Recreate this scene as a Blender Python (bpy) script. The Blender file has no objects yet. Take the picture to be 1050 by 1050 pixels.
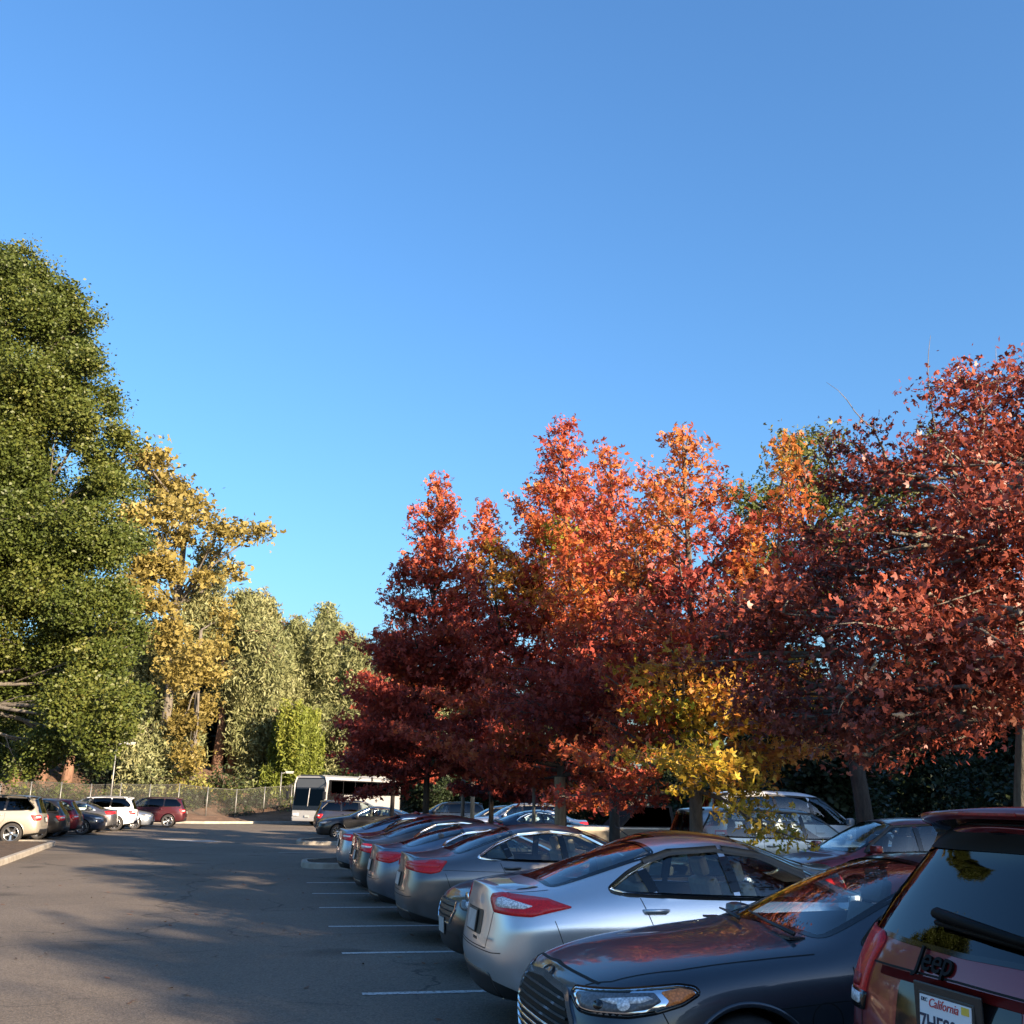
import bpy, bmesh, math, random
import numpy as np
from mathutils import Vector, Matrix
from mathutils.bvhtree import BVHTree
from mathutils.geometry import delaunay_2d_cdt

scene = bpy.context.scene
COL = scene.collection
R = math.radians
random.seed(7)

# ------------------------------------------------------------------ helpers
def link(name, me, mat=None, parent=None):
    o = bpy.data.objects.new(name, me)
    COL.objects.link(o)
    if mat is not None and me is not None and len(me.materials) == 0:
        me.materials.append(mat)
    if parent is not None:
        o.parent = parent
    return o

def mesh_from(name, verts, faces, smooth=False):
    me = bpy.data.meshes.new(name)
    me.from_pydata([tuple(v) for v in verts], [], [tuple(f) for f in faces])
    if smooth:
        me.polygons.foreach_set('use_smooth', [True] * len(me.polygons))
    me.update()
    return me

def tag(o, label=None, cat=None, group=None, kind=None):
    if label: o['label'] = label
    if cat: o['category'] = cat
    if group: o['group'] = group
    if kind: o['kind'] = kind
    return o

def empty(name, loc=(0, 0, 0), rz=0.0):
    o = bpy.data.objects.new(name, None)
    COL.objects.link(o)
    o.empty_display_size = 0.3
    o.location = loc
    o.rotation_euler = (0, 0, rz)
    return o

class MB:
    """collects simple solids into one mesh"""
    def __init__(s): s.v = []; s.f = []; s.sm = []
    def add(s, verts, faces, smooth=False):
        b = len(s.v)
        s.v += [tuple(v) for v in verts]
        s.f += [tuple(i + b for i in f) for f in faces]
        s.sm += [smooth] * len(faces)
    def box(s, c, d, M=None, bev=0.0):
        hx, hy, hz = d[0] / 2, d[1] / 2, d[2] / 2
        if bev <= 0:
            vs = [Vector((x, y, z)) for x in (-hx, hx) for y in (-hy, hy) for z in (-hz, hz)]
            fs = [(0, 1, 3, 2), (4, 6, 7, 5), (0, 4, 5, 1), (2, 3, 7, 6), (0, 2, 6, 4), (1, 5, 7, 3)]
        else:
            bm = bmesh.new()
            bmesh.ops.create_cube(bm, size=1.0, matrix=Matrix.Diagonal((d[0], d[1], d[2], 1)))
            bmesh.ops.bevel(bm, geom=bm.edges[:], offset=bev, segments=2, affect='EDGES', profile=0.6)
            bm.verts.index_update()
            vs = [v.co.copy() for v in bm.verts]; fs = [tuple(v.index for v in f.verts) for f in bm.faces]
            bm.free()
        if M is not None: vs = [M @ v for v in vs]
        c = Vector(c)
        s.add([v + c for v in vs], fs, False)
    def tube(s, pts, radii, n=8, cap=True):
        pts = [Vector(p) for p in pts]
        if not hasattr(radii, '__len__'): radii = [radii] * len(pts)
        vs = []; up = Vector((0.13, 0.31, 0.94))
        for i, p in enumerate(pts):
            t = (pts[min(i + 1, len(pts) - 1)] - pts[max(i - 1, 0)])
            t = t.normalized() if t.length > 1e-9 else Vector((0, 0, 1))
            a = t.cross(up)
            if a.length < 1e-3: a = t.cross(Vector((1, 0, 0)))
            a.normalize(); b = t.cross(a)
            for k in range(n):
                th = 2 * math.pi * k / n
                vs.append(p + (a * math.cos(th) + b * math.sin(th)) * radii[i])
        fs = []
        for i in range(len(pts) - 1):
            for k in range(n):
                k2 = (k + 1) % n
                fs.append((i * n + k, i * n + k2, (i + 1) * n + k2, (i + 1) * n + k))
        if cap:
            fs.append(tuple(range(n))[::-1]); fs.append(tuple((len(pts) - 1) * n + k for k in range(n)))
        s.add(vs, fs, True)
    def lathe(s, prof, n=32, M=None):
        """profile of (radius, y) revolved round the Y axis"""
        vs = []
        for r, y in prof:
            for k in range(n):
                th = 2 * math.pi * k / n
                v = Vector((r * math.cos(th), y, r * math.sin(th)))
                vs.append(M @ v if M is not None else v)
        fs = []
        for i in range(len(prof) - 1):
            for k in range(n):
                k2 = (k + 1) % n
                fs.append((i * n + k, (i + 1) * n + k, (i + 1) * n + k2, i * n + k2))
        s.add(vs, fs, True)
    def prism(s, poly, z0, z1, M=None):
        n = len(poly)
        vs = [Vector((p[0], p[1], z0)) for p in poly] + [Vector((p[0], p[1], z1)) for p in poly]
        if M is not None: vs = [M @ v for v in vs]
        fs = [tuple(range(n))[::-1], tuple(range(n, 2 * n))]
        for i in range(n):
            j = (i + 1) % n
            fs.append((i, j, n + j, n + i))
        s.add(vs, fs)
    def mesh(s, name):
        me = bpy.data.meshes.new(name)
        me.from_pydata(s.v, [], s.f)
        me.polygons.foreach_set('use_smooth', s.sm)
        me.update()
        return me
    def build(s, name, mat, parent=None):
        return link(name, s.mesh(name), mat, parent)

def text_mesh(txt, size, extrude=0.001, shear=0.0, bold=0.0, spacing=1.0):
    cu = bpy.data.curves.new('t', 'FONT')
    cu.body = txt; cu.size = size; cu.extrude = extrude; cu.align_x = 'CENTER'; cu.align_y = 'CENTER'
    cu.shear = shear; cu.offset = bold; cu.space_character = spacing; cu.resolution_u = 4
    o = bpy.data.objects.new('t', cu); COL.objects.link(o)
    dg = bpy.context.evaluated_depsgraph_get()
    me = bpy.data.meshes.new_from_object(o.evaluated_get(dg))
    bpy.data.objects.remove(o); bpy.data.curves.remove(cu)
    me.materials.clear()
    return me

# ------------------------------------------------------------------ materials
MATS = {}
def new_mat(name):
    m = bpy.data.materials.new(name); m.use_nodes = True
    nt = m.node_tree; nt.nodes.clear()
    out = nt.nodes.new('ShaderNodeOutputMaterial')
    MATS[name] = m
    return m, nt, out

def N(nt, t, **kw):
    n = nt.nodes.new(t)
    for k, v in kw.items():
        if k.startswith('i_'):
            key = k[2:]
            key = int(key) if key.isdigit() else key.replace('_', ' ')
            n.inputs[key].default_value = v
        else:
            setattr(n, k, v)
    return n

def ramp(nt, stops, interp='LINEAR'):
    r = nt.nodes.new('ShaderNodeValToRGB')
    el = r.color_ramp.elements
    r.color_ramp.interpolation = interp
    while len(el) < len(stops): el.new(0.5)
    for e, (p, c) in zip(el, stops):
        e.position = p; e.color = (c[0], c[1], c[2], 1)
    return r

def c4(c): return (c[0], c[1], c[2], 1.0)

def simple(name, col, rough=0.5, metal=0.0, coat=0.0, noise=0.0, nscale=20.0, bump=0.0, spec=0.5):
    if name in MATS: return MATS[name]
    m, nt, out = new_mat(name)
    p = N(nt, 'ShaderNodeBsdfPrincipled')
    p.inputs['Base Color'].default_value = c4(col)
    p.inputs['Roughness'].default_value = rough
    p.inputs['Metallic'].default_value = metal
    p.inputs['Coat Weight'].default_value = coat
    p.inputs['Coat Roughness'].default_value = 0.03
    p.inputs['Specular IOR Level'].default_value = spec
    if noise > 0 or bump > 0:
        tc = N(nt, 'ShaderNodeTexCoord')
        nz = N(nt, 'ShaderNodeTexNoise', i_Scale=nscale, i_Detail=6.0, i_Roughness=0.65)
        nt.links.new(tc.outputs['Object'], nz.inputs['Vector'])
        if noise > 0:
            lo = tuple(max(0, c * (1 - noise)) for c in col); hi = tuple(min(1, c * (1 + noise)) for c in col)
            r = ramp(nt, [(0.3, lo), (0.7, hi)])
            nt.links.new(nz.outputs['Fac'], r.inputs['Fac'])
            nt.links.new(r.outputs['Color'], p.inputs['Base Color'])
        if bump > 0:
            b = N(nt, 'ShaderNodeBump', i_Strength=bump, i_Distance=0.02)
            nt.links.new(nz.outputs['Fac'], b.inputs['Height'])
            nt.links.new(b.outputs['Normal'], p.inputs['Normal'])
    nt.links.new(p.outputs[0], out.inputs[0])
    return m

def paint(name, col, metal=0.6, rough=0.32, coat=1.0, dust=0.12):
    """metallic flake car paint: fine flake, a thin film of road dust, dark lining on the inside"""
    key = 'paint ' + name
    if key in MATS: return MATS[key]
    m, nt, out = new_mat(key)
    p = N(nt, 'ShaderNodeBsdfPrincipled')
    tc = N(nt, 'ShaderNodeTexCoord')
    fl = N(nt, 'ShaderNodeTexNoise', i_Scale=900.0, i_Detail=1.0)
    nt.links.new(tc.outputs['Object'], fl.inputs['Vector'])
    r = ramp(nt, [(0.35, tuple(c * 0.85 for c in col)), (0.7, tuple(min(1, c * 1.2) for c in col))])
    nt.links.new(fl.outputs['Fac'], r.inputs['Fac'])
    dn = N(nt, 'ShaderNodeTexNoise', i_Scale=3.0, i_Detail=8.0, i_Roughness=0.7)
    nt.links.new(tc.outputs['Object'], dn.inputs['Vector'])
    sep = N(nt, 'ShaderNodeSeparateXYZ'); nt.links.new(tc.outputs['Object'], sep.inputs[0])
    low = N(nt, 'ShaderNodeMapRange', i_1=0.75, i_2=0.15, i_3=0.15, i_4=1.6)
    nt.links.new(sep.outputs['Z'], low.inputs[0])
    mu = N(nt, 'ShaderNodeMath', operation='MULTIPLY'); nt.links.new(dn.outputs['Fac'], mu.inputs[0]); nt.links.new(low.outputs[0], mu.inputs[1])
    mu2 = N(nt, 'ShaderNodeMath', operation='MULTIPLY', use_clamp=True); mu2.inputs[1].default_value = dust
    nt.links.new(mu.outputs[0], mu2.inputs[0])
    mx = N(nt, 'ShaderNodeMixRGB'); mx.inputs[2].default_value = (0.16, 0.145, 0.125, 1)
    nt.links.new(mu2.outputs[0], mx.inputs[0]); nt.links.new(r.outputs[0], mx.inputs[1])
    nt.links.new(mx.outputs[0], p.inputs['Base Color'])
    p.inputs['Metallic'].default_value = metal
    p.inputs['Roughness'].default_value = rough
    p.inputs['Coat Weight'].default_value = coat * .7
    rr = N(nt, 'ShaderNodeMapRange', i_1=0.0, i_2=0.25, i_3=0.035, i_4=0.2)
    nt.links.new(mu2.outputs[0], rr.inputs[0]); nt.links.new(rr.outputs[0], p.inputs['Coat Roughness'])
    lin = N(nt, 'ShaderNodeBsdfDiffuse'); lin.inputs[0].default_value = (0.05, 0.048, 0.045, 1)
    geo = N(nt, 'ShaderNodeNewGeometry')
    ms = N(nt, 'ShaderNodeMixShader')
    nt.links.new(geo.outputs['Backfacing'], ms.inputs[0]); nt.links.new(p.outputs[0], ms.inputs[1]); nt.links.new(lin.outputs[0], ms.inputs[2])
    nt.links.new(ms.outputs[0], out.inputs[0])
    return m

def glass(name, tint, refl=1.45):
    if name in MATS: return MATS[name]
    m, nt, out = new_mat(name)
    tr = N(nt, 'ShaderNodeBsdfTransparent'); tr.inputs[0].default_value = c4(tint)
    gl = N(nt, 'ShaderNodeBsdfGlossy'); gl.inputs['Roughness'].default_value = 0.015
    gl.inputs[0].default_value = (0.95, 0.97, 1, 1)
    fr = N(nt, 'ShaderNodeFresnel', i_IOR=1.55)
    # two faces of the pane reflect: about 1.7 times one face
    mu = N(nt, 'ShaderNodeMath', operation='MULTIPLY', use_clamp=True); mu.inputs[1].default_value = refl
    geo = N(nt, 'ShaderNodeNewGeometry')
    nt.links.new(fr.outputs[0], mu.inputs[0])
    ms = N(nt, 'ShaderNodeMixShader')
    nt.links.new(mu.outputs[0], ms.inputs[0]); nt.links.new(tr.outputs[0], ms.inputs[1]); nt.links.new(gl.outputs[0], ms.inputs[2])
    # from inside, the pane is simply tinted
    ms2 = N(nt, 'ShaderNodeMixShader')
    nt.links.new(geo.outputs['Backfacing'], ms2.inputs[0]); nt.links.new(ms.outputs[0], ms2.inputs[1]); nt.links.new(tr.outputs[0], ms2.inputs[2])
    nt.links.new(ms2.outputs[0], out.inputs[0])
    return m

def lens(name, col, inner=0.5):
    """coloured lamp cover, glossy over a ribbed reflector"""
    if name in MATS: return MATS[name]
    m, nt, out = new_mat(name)
    p = N(nt, 'ShaderNodeBsdfPrincipled')
    tc = N(nt, 'ShaderNodeTexCoord')
    w = N(nt, 'ShaderNodeTexVoronoi', i_Scale=70.0); nt.links.new(tc.outputs['Object'], w.inputs['Vector'])
    r = ramp(nt, [(0.0, tuple(min(1, c * (1 + inner)) for c in col)), (0.8, tuple(c * (1 - inner * 0.6) for c in col))])
    nt.links.new(w.outputs['Distance'], r.inputs[0]); nt.links.new(r.outputs[0], p.inputs['Base Color'])
    p.inputs['Roughness'].default_value = 0.5; p.inputs['Specular IOR Level'].default_value = 0.25
    p.inputs['Coat Weight'].default_value = 0.45; p.inputs['Coat Roughness'].default_value = 0.02
    nt.links.new(p.outputs[0], out.inputs[0])
    return m

BLACK = simple('black trim', (0.012, 0.012, 0.013), 0.45)
GLOSSB = simple('gloss black', (0.008, 0.008, 0.009), 0.08)
RUBBER = simple('tyre rubber', (0.022, 0.021, 0.021), 0.85, noise=0.3, nscale=30)
CHROME = simple('chrome', (0.75, 0.77, 0.8), 0.09, 1.0)
ALLOY = simple('alloy', (0.5, 0.51, 0.52), 0.3, 1.0)
DARKALLOY = simple('dark metal', (0.06, 0.06, 0.062), 0.5, 0.8)
SEAT = simple('seat cloth', (0.11, 0.105, 0.10), 0.9, noise=0.15)
SEATT = simple('tan leather', (0.26, 0.22, 0.17), 0.6, noise=0.15)
DASH = simple('dash plastic', (0.03, 0.03, 0.032), 0.6)
RED = lens('red lens', (0.58, 0.008, 0.012), .3)
BRED = lens('bright red lens', (0.62, 0.02, 0.02), .3)
DRED = lens('deep red lens', (0.25, 0.006, 0.01))
CLEAR = lens('clear lens', (0.62, 0.63, 0.66), 0.7)
AMBER = lens('amber lens', (0.75, 0.2, 0.05))
HEADL = lens('headlamp bowl', (0.10, 0.105, 0.115), 0.45)
GLASS = glass('car glass', (0.74, 0.80, 0.78))
GLASSM = glass('tinted car glass', (0.42, 0.47, 0.47))
GLASSD = glass('privacy glass', (0.03, 0.034, 0.036), .85)
WIPER = simple('wiper rubber', (0.004, 0.004, 0.004), 0.6, spec=.12)
PLATEDIM = simple('plate white', (0.42, 0.42, 0.41), 0.45, noise=.2, nscale=9)  # plate white darkened in its colour to stand for shade and grazing view
PLATEW = simple('undimmed plate white', (0.72, 0.73, 0.75), 0.4)  # same white without the shade darkening
SEAM = simple('panel gap', (0.004, 0.004, 0.004), 0.9)
# ------------------------------------------------------------------ cars
class Proj:
    def __init__(s, o, e1, e2, n):
        s.o = Vector(o); s.e1 = Vector(e1).normalized(); s.e2 = Vector(e2).normalized(); s.n = Vector(n).normalized()
    def to2(s, p):
        d = Vector(p) - s.o
        return (d.dot(s.e1), d.dot(s.e2))
    def cast(s, bvh, a, b):
        st = s.o + s.e1 * a + s.e2 * b + s.n * 4.0
        loc, nor, _, _ = bvh.ray_cast(st, -s.n, 8.0)
        if loc is None or nor.dot(s.n) < 0.02: return None
        return loc, nor
P_SIDE = Proj((0, 0, 0), (1, 0, 0), (0, 0, 1), (0, 1, 0))
P_FRONT = Proj((0, 0, 0), (0, 1, 0), (0, 0, 1), (1, 0, 0))
P_REAR = Proj((0, 0, 0), (0, 1, 0), (0, 0, 1), (-1, 0, 0))
P_TOP = Proj((0, 0, 0), (1, 0, 0), (0, 1, 0), (0, 0, 1))
def P_diag(ang, o=(0, 0, 0)):
    """horizontal view direction, ang degrees from +x towards +y; e1 runs to the left of the viewer's right"""
    a = R(ang); n = Vector((math.cos(a), math.sin(a), 0))
    return Proj(o, (-n.y, n.x, 0), (0, 0, 1), n)

def inpoly(p, poly):
    x, y = p; c = False; j = len(poly) - 1
    for i in range(len(poly)):
        xi, yi = poly[i]; xj, yj = poly[j]
        if (yi > y) != (yj > y) and x < (xj - xi) * (y - yi) / (yj - yi) + xi: c = not c
        j = i
    return c

def nearest(p, poly):
    best = None; bd = 1e9; P = Vector(p)
    for i in range(len(poly)):
        a = Vector(poly[i]); b = Vector(poly[(i + 1) % len(poly)]); ab = b - a
        t = max(0, min(1, (P - a).dot(ab) / max(ab.length_squared, 1e-12)))
        q = a + ab * t; d = (P - q).length
        if d < bd: bd = d; best = q
    return best, bd

def rounded(poly, r=0.04, n=4):
    """round the corners of a polygon; r may be a list"""
    out = []; L = len(poly)
    rs = r if hasattr(r, '__len__') else [r] * L
    for i in range(L):
        p = Vector(poly[i]); a = Vector(poly[i - 1]); b = Vector(poly[(i + 1) % L])
        da = (a - p); db = (b - p)
        rr = min(rs[i], da.length * 0.45, db.length * 0.45)
        if rr < 1e-4: out.append(tuple(p)); continue
        p0 = p + da.normalized() * rr; p1 = p + db.normalized() * rr
        for k in range(n + 1):
            t = k / n
            out.append(tuple(p0 * (1 - t) ** 2 + p * 2 * t * (1 - t) + p1 * t ** 2))
    return out

def resample(poly, step, closed=True):
    out = []; L = len(poly)
    for i in range(L if closed else L - 1):
        a = Vector(poly[i]); b = Vector(poly[(i + 1) % L]); n = max(1, int(math.ceil((b - a).length / step)))
        for k in range(n): out.append(tuple(a.lerp(b, k / n)))
    if not closed: out.append(tuple(poly[-1]))
    return out

def clip_half(poly, px, pz, nx, nz):
    """keep the part of poly where (p-(px,pz)).(nx,nz) >= 0"""
    out = []
    L = len(poly)
    for i in range(L):
        a = poly[i]; b = poly[(i + 1) % L]
        da = (a[0] - px) * nx + (a[1] - pz) * nz; db = (b[0] - px) * nx + (b[1] - pz) * nz
        if da >= 0: out.append(a)
        if (da >= 0) != (db >= 0):
            t = da / (da - db); out.append((a[0] + (b[0] - a[0]) * t, a[1] + (b[1] - a[1]) * t))
    return out

def mirror_mesh(me):
    m2 = me.copy()
    n = len(m2.vertices); co = np.empty(n * 3, 'f'); m2.vertices.foreach_get('co', co)
    co[1::3] *= -1; m2.vertices.foreach_set('co', co)
    m2.flip_normals(); m2.update()
    return m2

def patch_mesh(bvh, pr, poly, off=0.004, thick=0.0, step=0.035, name='patch'):
    """lift a 2-D outline on to the body surface; thick > 0 adds a rim going back into it"""
    bd = resample(poly, step)
    xs = [p[0] for p in bd]; ys = [p[1] for p in bd]
    pts = list(bd)
    nx = int((max(xs) - min(xs)) / step); ny = int((max(ys) - min(ys)) / step)
    for i in range(1, nx + 1):
        for j in range(1, ny + 1):
            q = (min(xs) + i * step * 0.997, min(ys) + j * step * 0.997)
            if inpoly(q, bd) and nearest(q, bd)[1] > step * 0.45: pts.append(q)
    n = len(bd)
    vc, ve, vf, ov, oe, of = delaunay_2d_cdt([Vector(p) for p in pts], [], [list(range(n))], 1, 1e-6)
    V = []; okv = []
    for p in vc:
        h = pr.cast(bvh, p[0], p[1])
        if h is None: V.append(Vector((0, 0, 0))); okv.append(False)
        else: V.append(h[0] + h[1] * off); okv.append(True)
    F = []
    for f in vf:
        if all(okv[i] for i in f):
            a, b, c = (V[i] for i in f[:3])
            F.append(tuple(f) if (b - a).cross(c - a).dot(pr.n) > 0 else tuple(f)[::-1])
    if thick > 0:
        cnt = {}
        for f in F:
            for i in range(len(f)):
                a, b = f[i], f[(i + 1) % len(f)]
                cnt[(a, b)] = 1
        back = {}
        for (a, b) in list(cnt):
            if (b, a) not in cnt:
                for q in (a, b):
                    if q not in back:
                        h = pr.cast(bvh, vc[q][0], vc[q][1]); back[q] = len(V); V.append(h[0] + h[1] * (off - thick))
                F.append((b, a, back[a], back[b]))
    return mesh_from(name, V, F, True)

def ribbon_mesh(bvh, pr, line, w, off=0.002, h=0.0, closed=False, step=0.04, name='ribbon'):
    """strip of width w following a 2-D line on the body; h > 0 gives it a rounded cross-section"""
    pts = resample(line, step, closed); L = len(pts)
    rows = []
    prof = [(-0.5, 0), (0.5, 0)] if h <= 0 else [(-0.5, -0.004), (-0.42, h), (0.42, h), (0.5, -0.004)]
    V = []; ok = []
    for i, p in enumerate(pts):
        a = Vector(pts[i - 1] if (closed or i > 0) else pts[i]); b = Vector(pts[(i + 1) % L] if (closed or i < L - 1) else pts[i])
        t = (b - a); t = t.normalized() if t.length > 1e-9 else Vector((1, 0)); nn = Vector((-t.y, t.x))
        for s_, hh in prof:
            q = Vector(p) + nn * (s_ * w); r = pr.cast(bvh, q.x, q.y)
            if r is None: V.append(Vector((0, 0, 0))); ok.append(False)
            else: V.append(r[0] + r[1] * (off + hh)); ok.append(True)
    K = len(prof); F = []
    for i in range(L if closed else L - 1):
        j = (i + 1) % L
        for k in range(K - 1):
            f = (i * K + k, j * K + k, j * K + k + 1, i * K + k + 1)
            if all(ok[q] for q in f):
                a, b, c = V[f[0]], V[f[1]], V[f[2]]
                F.append(f if (b - a).cross(c - a).dot(pr.n) > 0 else f[::-1])
    return mesh_from(name, V, F, True)

def body_from_cage(st, front_c, rear_c, creases=(), mats=None, lvl=3):
    """st: stations front to rear, 9 rows each (x,y,z) on the left half"""
    verts = []; ring = []
    for s in st:
        ids = []
        for r in range(9): ids.append(len(verts)); verts.append(s[r])
        for r in range(7, 0, -1): ids.append(len(verts)); verts.append((s[r][0], -s[r][1], s[r][2]))
        ring.append(ids)
    faces = []; fm = []
    for i in range(len(st) - 1):
        for k in range(16):
            k2 = (k + 1) % 16
            faces.append((ring[i][k], ring[i + 1][k], ring[i + 1][k2], ring[i][k2]))
            row = k if k < 8 else 15 - k
            fm.append(mats(i, row) if mats else 0)
    for ids, cx, flip, idx in ((ring[0], front_c, False, 0), (ring[-1], rear_c, True, len(st) - 2)):
        cc = [ids[0]]
        for r in range(1, 8):
            cc.append(len(verts)); verts.append((cx[r], 0, verts[ids[r]][2]))
        cc.append(ids[8])
        for r in range(8):
            Lr, Lr1 = ids[r], ids[r + 1]
            Rr, Rr1 = ids[(16 - r) % 16], ids[(16 - r - 1) % 16]
            a = (cc[r], Lr, Lr1, cc[r + 1]); b = (Rr, cc[r], cc[r + 1], Rr1)
            for f in (a, b):
                g = []
                for q in f:
                    if q not in g: g.append(q)
                faces.append(tuple(g) if not flip else tuple(g[::-1])); fm.append(mats(idx, r) if mats else 0)
    me = mesh_from('cage', verts, faces, True)
    me.polygons.foreach_set('material_index', fm)
    cr = me.attributes.new('crease_edge', 'FLOAT', 'EDGE')
    want = {}
    for (i0, i1, row, val) in creases:
        for i in range(i0, i1):
            for k in {row, (16 - row) % 16}:
                want[frozenset((ring[i][k], ring[i + 1][k]))] = val
    vals = [want.get(frozenset(e.vertices), 0.0) for e in me.edges]
    cr.data.foreach_set('value', vals)
    o = bpy.data.objects.new('cage', me); COL.objects.link(o)
    md = o.modifiers.new('s', 'SUBSURF'); md.levels = lvl; md.render_levels = lvl
    dg = bpy.context.evaluated_depsgraph_get()
    out = bpy.data.meshes.new_from_object(o.evaluated_get(dg))
    bpy.data.objects.remove(o); bpy.data.meshes.remove(me)
    for a in list(out.attributes):
        if a.name == 'crease_edge': out.attributes.remove(a)
    bm = bmesh.new(); bm.from_mesh(out); bmesh.ops.recalc_face_normals(bm, faces=bm.faces[:]); bm.to_mesh(out); bm.free()
    return out

def cut_body(me, cuts, arches):
    """open the window outlines and the wheel arches, with the edges pulled on to the outline"""
    bm = bmesh.new(); bm.from_mesh(me)
    for pr, poly, mirror in cuts:
        for sgn in ((1, -1) if mirror else (1,)):
            q = Proj(pr.o, pr.e1, pr.e2, pr.n)
            if sgn < 0:
                q.o.y *= -1; q.e1.y *= -1; q.e2.y *= -1; q.n.y *= -1
            xs = [p[0] for p in poly]; ys = [p[1] for p in poly]
            x0, x1, y0, y1 = min(xs), max(xs), min(ys), max(ys)
            kill = []
            for f in bm.faces:
                if f.normal.dot(q.n) < 0.15: continue
                c = q.to2(f.calc_center_median())
                if x0 < c[0] < x1 and y0 < c[1] < y1 and inpoly(c, poly): kill.append(f)
            bmesh.ops.delete(bm, geom=kill, context='FACES')
            for e in bm.edges:
                if len(e.link_faces) != 1: continue
                for v in e.verts:
                    c = q.to2(v.co)
                    if not (x0 - .06 < c[0] < x1 + .06 and y0 - .06 < c[1] < y1 + .06): continue
                    if v.normal.dot(q.n) < 0.1: continue
                    nb, d = nearest(c, poly)
                    if d < 0.05: v.co += q.e1 * (nb.x - c[0]) + q.e2 * (nb.y - c[1])
    for (ax, az, ar) in arches:
        kill = [f for f in bm.faces if abs(f.calc_center_median().y) > 0.5 and (Vector((f.calc_center_median().x - ax, f.calc_center_median().z - az))).length < ar]
        bmesh.ops.delete(bm, geom=kill, context='FACES')
        for e in bm.edges:
            if len(e.link_faces) != 1: continue
            for v in e.verts:
                d = Vector((v.co.x - ax, v.co.z - az))
                if abs(v.co.y) > 0.52 and abs(d.length - ar) < 0.06:
                    d = d.normalized() * ar; v.co.x = ax + d.x; v.co.z = az + d.y
    loose = [v for v in bm.verts if not v.link_faces]
    bmesh.ops.delete(bm, geom=loose, context='VERTS')
    bm.to_mesh(me); bm.free(); me.update()

_wheel_cache = {}
def wheel_meshes(rad, wid, spokes, style):
    key = (rad, wid, spokes, style)
    if key in _wheel_cache: return _wheel_cache[key]
    rr = rad * 0.70
    t = MB()
    w = wid / 2
    t.lathe([(rr, -w * .80), (rr + .01, -w * .92), (rad * .86, -w), (rad * .96, -w * .9), (rad, -w * .62), (rad, w * .62), (rad * .96, w * .9), (rad * .86, w), (rr + .01, w * .92), (rr, w * .80)], 40)
    tyre = t.mesh('tyre')
    r = MB()
    r.lathe([(rr * 1.0, w * .80), (rr * .955, w * .86), (rr * .93, w * .7), (rr * .92, -w * .7)], 40)
    for k in range(spokes):
        a = 2 * math.pi * k / spokes
        for da in ((-.10, .10) if style == 'split' else (0,)):
            M = Matrix.Rotation(-(a + da), 4, 'Y')
            r.box((0, 0, 0), (.001, .001, .001))
            wd = .036 if style == 'split' else .055
            x0, x1 = .04, rr * .95
            vs = [(x0, w * .50, -wd * .55), (x0, w * .50, wd * .55), (x1, w * .72, wd * .42), (x1, w * .72, -wd * .42),
                  (x0, w * .2, -wd * .7), (x0, w * .2, wd * .7), (x1, w * .42, wd * .6), (x1, w * .42, -wd * .6)]
            r.add([M @ Vector(v) for v in vs], [(0, 3, 2, 1), (4, 5, 6, 7), (0, 1, 5, 4), (1, 2, 6, 5), (2, 3, 7, 6), (3, 0, 4, 7)])
    r.lathe([(0.0, w * .62), (.045, w * .6), (.07, w * .5), (.07, w * .2)], 20)
    rim = r.mesh('rim')
    h = MB()
    h.lathe([(0.0, -.01), (rr * .62, -.01), (rr * .62, .01), (.0, .012)], 28)
    h.lathe([(0.02, -w * .6), (rr * .9, -w * .6), (rr * .9, -w * .5)], 28)
    disc = h.mesh('wheel')
    _wheel_cache[key] = (disc, tyre, rim)
    return _wheel_cache[key]

def add_wheels(root, spec):
    rad = spec['wr']; wid = spec.get('ww', .225)
    disc, tyre, rim = wheel_meshes(rad, wid, spec.get('spokes', 10), spec.get('spoke', 'plain'))
    for ax in spec['axles']:
        for sg in (1, -1):
            w = link('wheel', disc, DARKALLOY, root)
            w.location = (ax, sg * (spec['track'] - wid / 2), rad)
            w.rotation_euler = (0, random.uniform(0, 1), 0 if sg > 0 else math.pi)
            link('tyre', tyre, RUBBER, w); link('rim', rim, spec.get('rimmat', ALLOY), w)

def add_interior(root, spec):
    """seats, dash and steering wheel behind the glass"""
    fx, zb, mt = spec.get('seatx', 0.0), spec.get('seatz', 0.5), spec.get('seatmat', SEAT)
    def seat(x, y, wd, nm):
        m = MB()
        m.box((x + .25, y, zb), (.52, wd, .16), bev=.05)
        M = Matrix.Rotation(R(-16), 4, 'Y')
        m.box((x - .04, y, zb + .33), (.13, wd * .96, .58), M, .05)
        for hy in ((y,) if wd < .8 else (y - .38, y + .38)):
            m.box((x - .14, hy, zb + .70), (.09, .26, .17), M, .04)
        return m.build(nm, mt, root)
    seat(fx, .37, .5, 'front_seat'); seat(fx, -.37, .5, 'front_seat'); seat(fx - .92, 0, 1.24, 'rear_seat')
    d = MB(); dx = spec.get('dashx', 0.72)
    d.box((dx, 0, spec.get('dashz', .84)), (.55, 1.38, .22), bev=.08)
    d.build('dashboard', DASH, root)
    s = MB(); c = Vector((dx - .34, .37, spec.get('dashz', .84) + .03)); tilt = Matrix.Rotation(R(65), 3, 'Y')
    s.tube([c + tilt @ Vector((.185 * math.cos(a), .185 * math.sin(a), 0)) for a in [2 * math.pi * k / 20 for k in range(21)]], .016, 6, False)
    s.tube([c - Vector((0, .17, 0)), c, c + Vector((0, .17, 0))], .02, 6)
    s.build('steering_wheel', DASH, root)
    f = MB(); f.box((-.35, 0, .30), (2.9, 1.45, .04)); f.build('cabin_floor', DASH, root)

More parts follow.
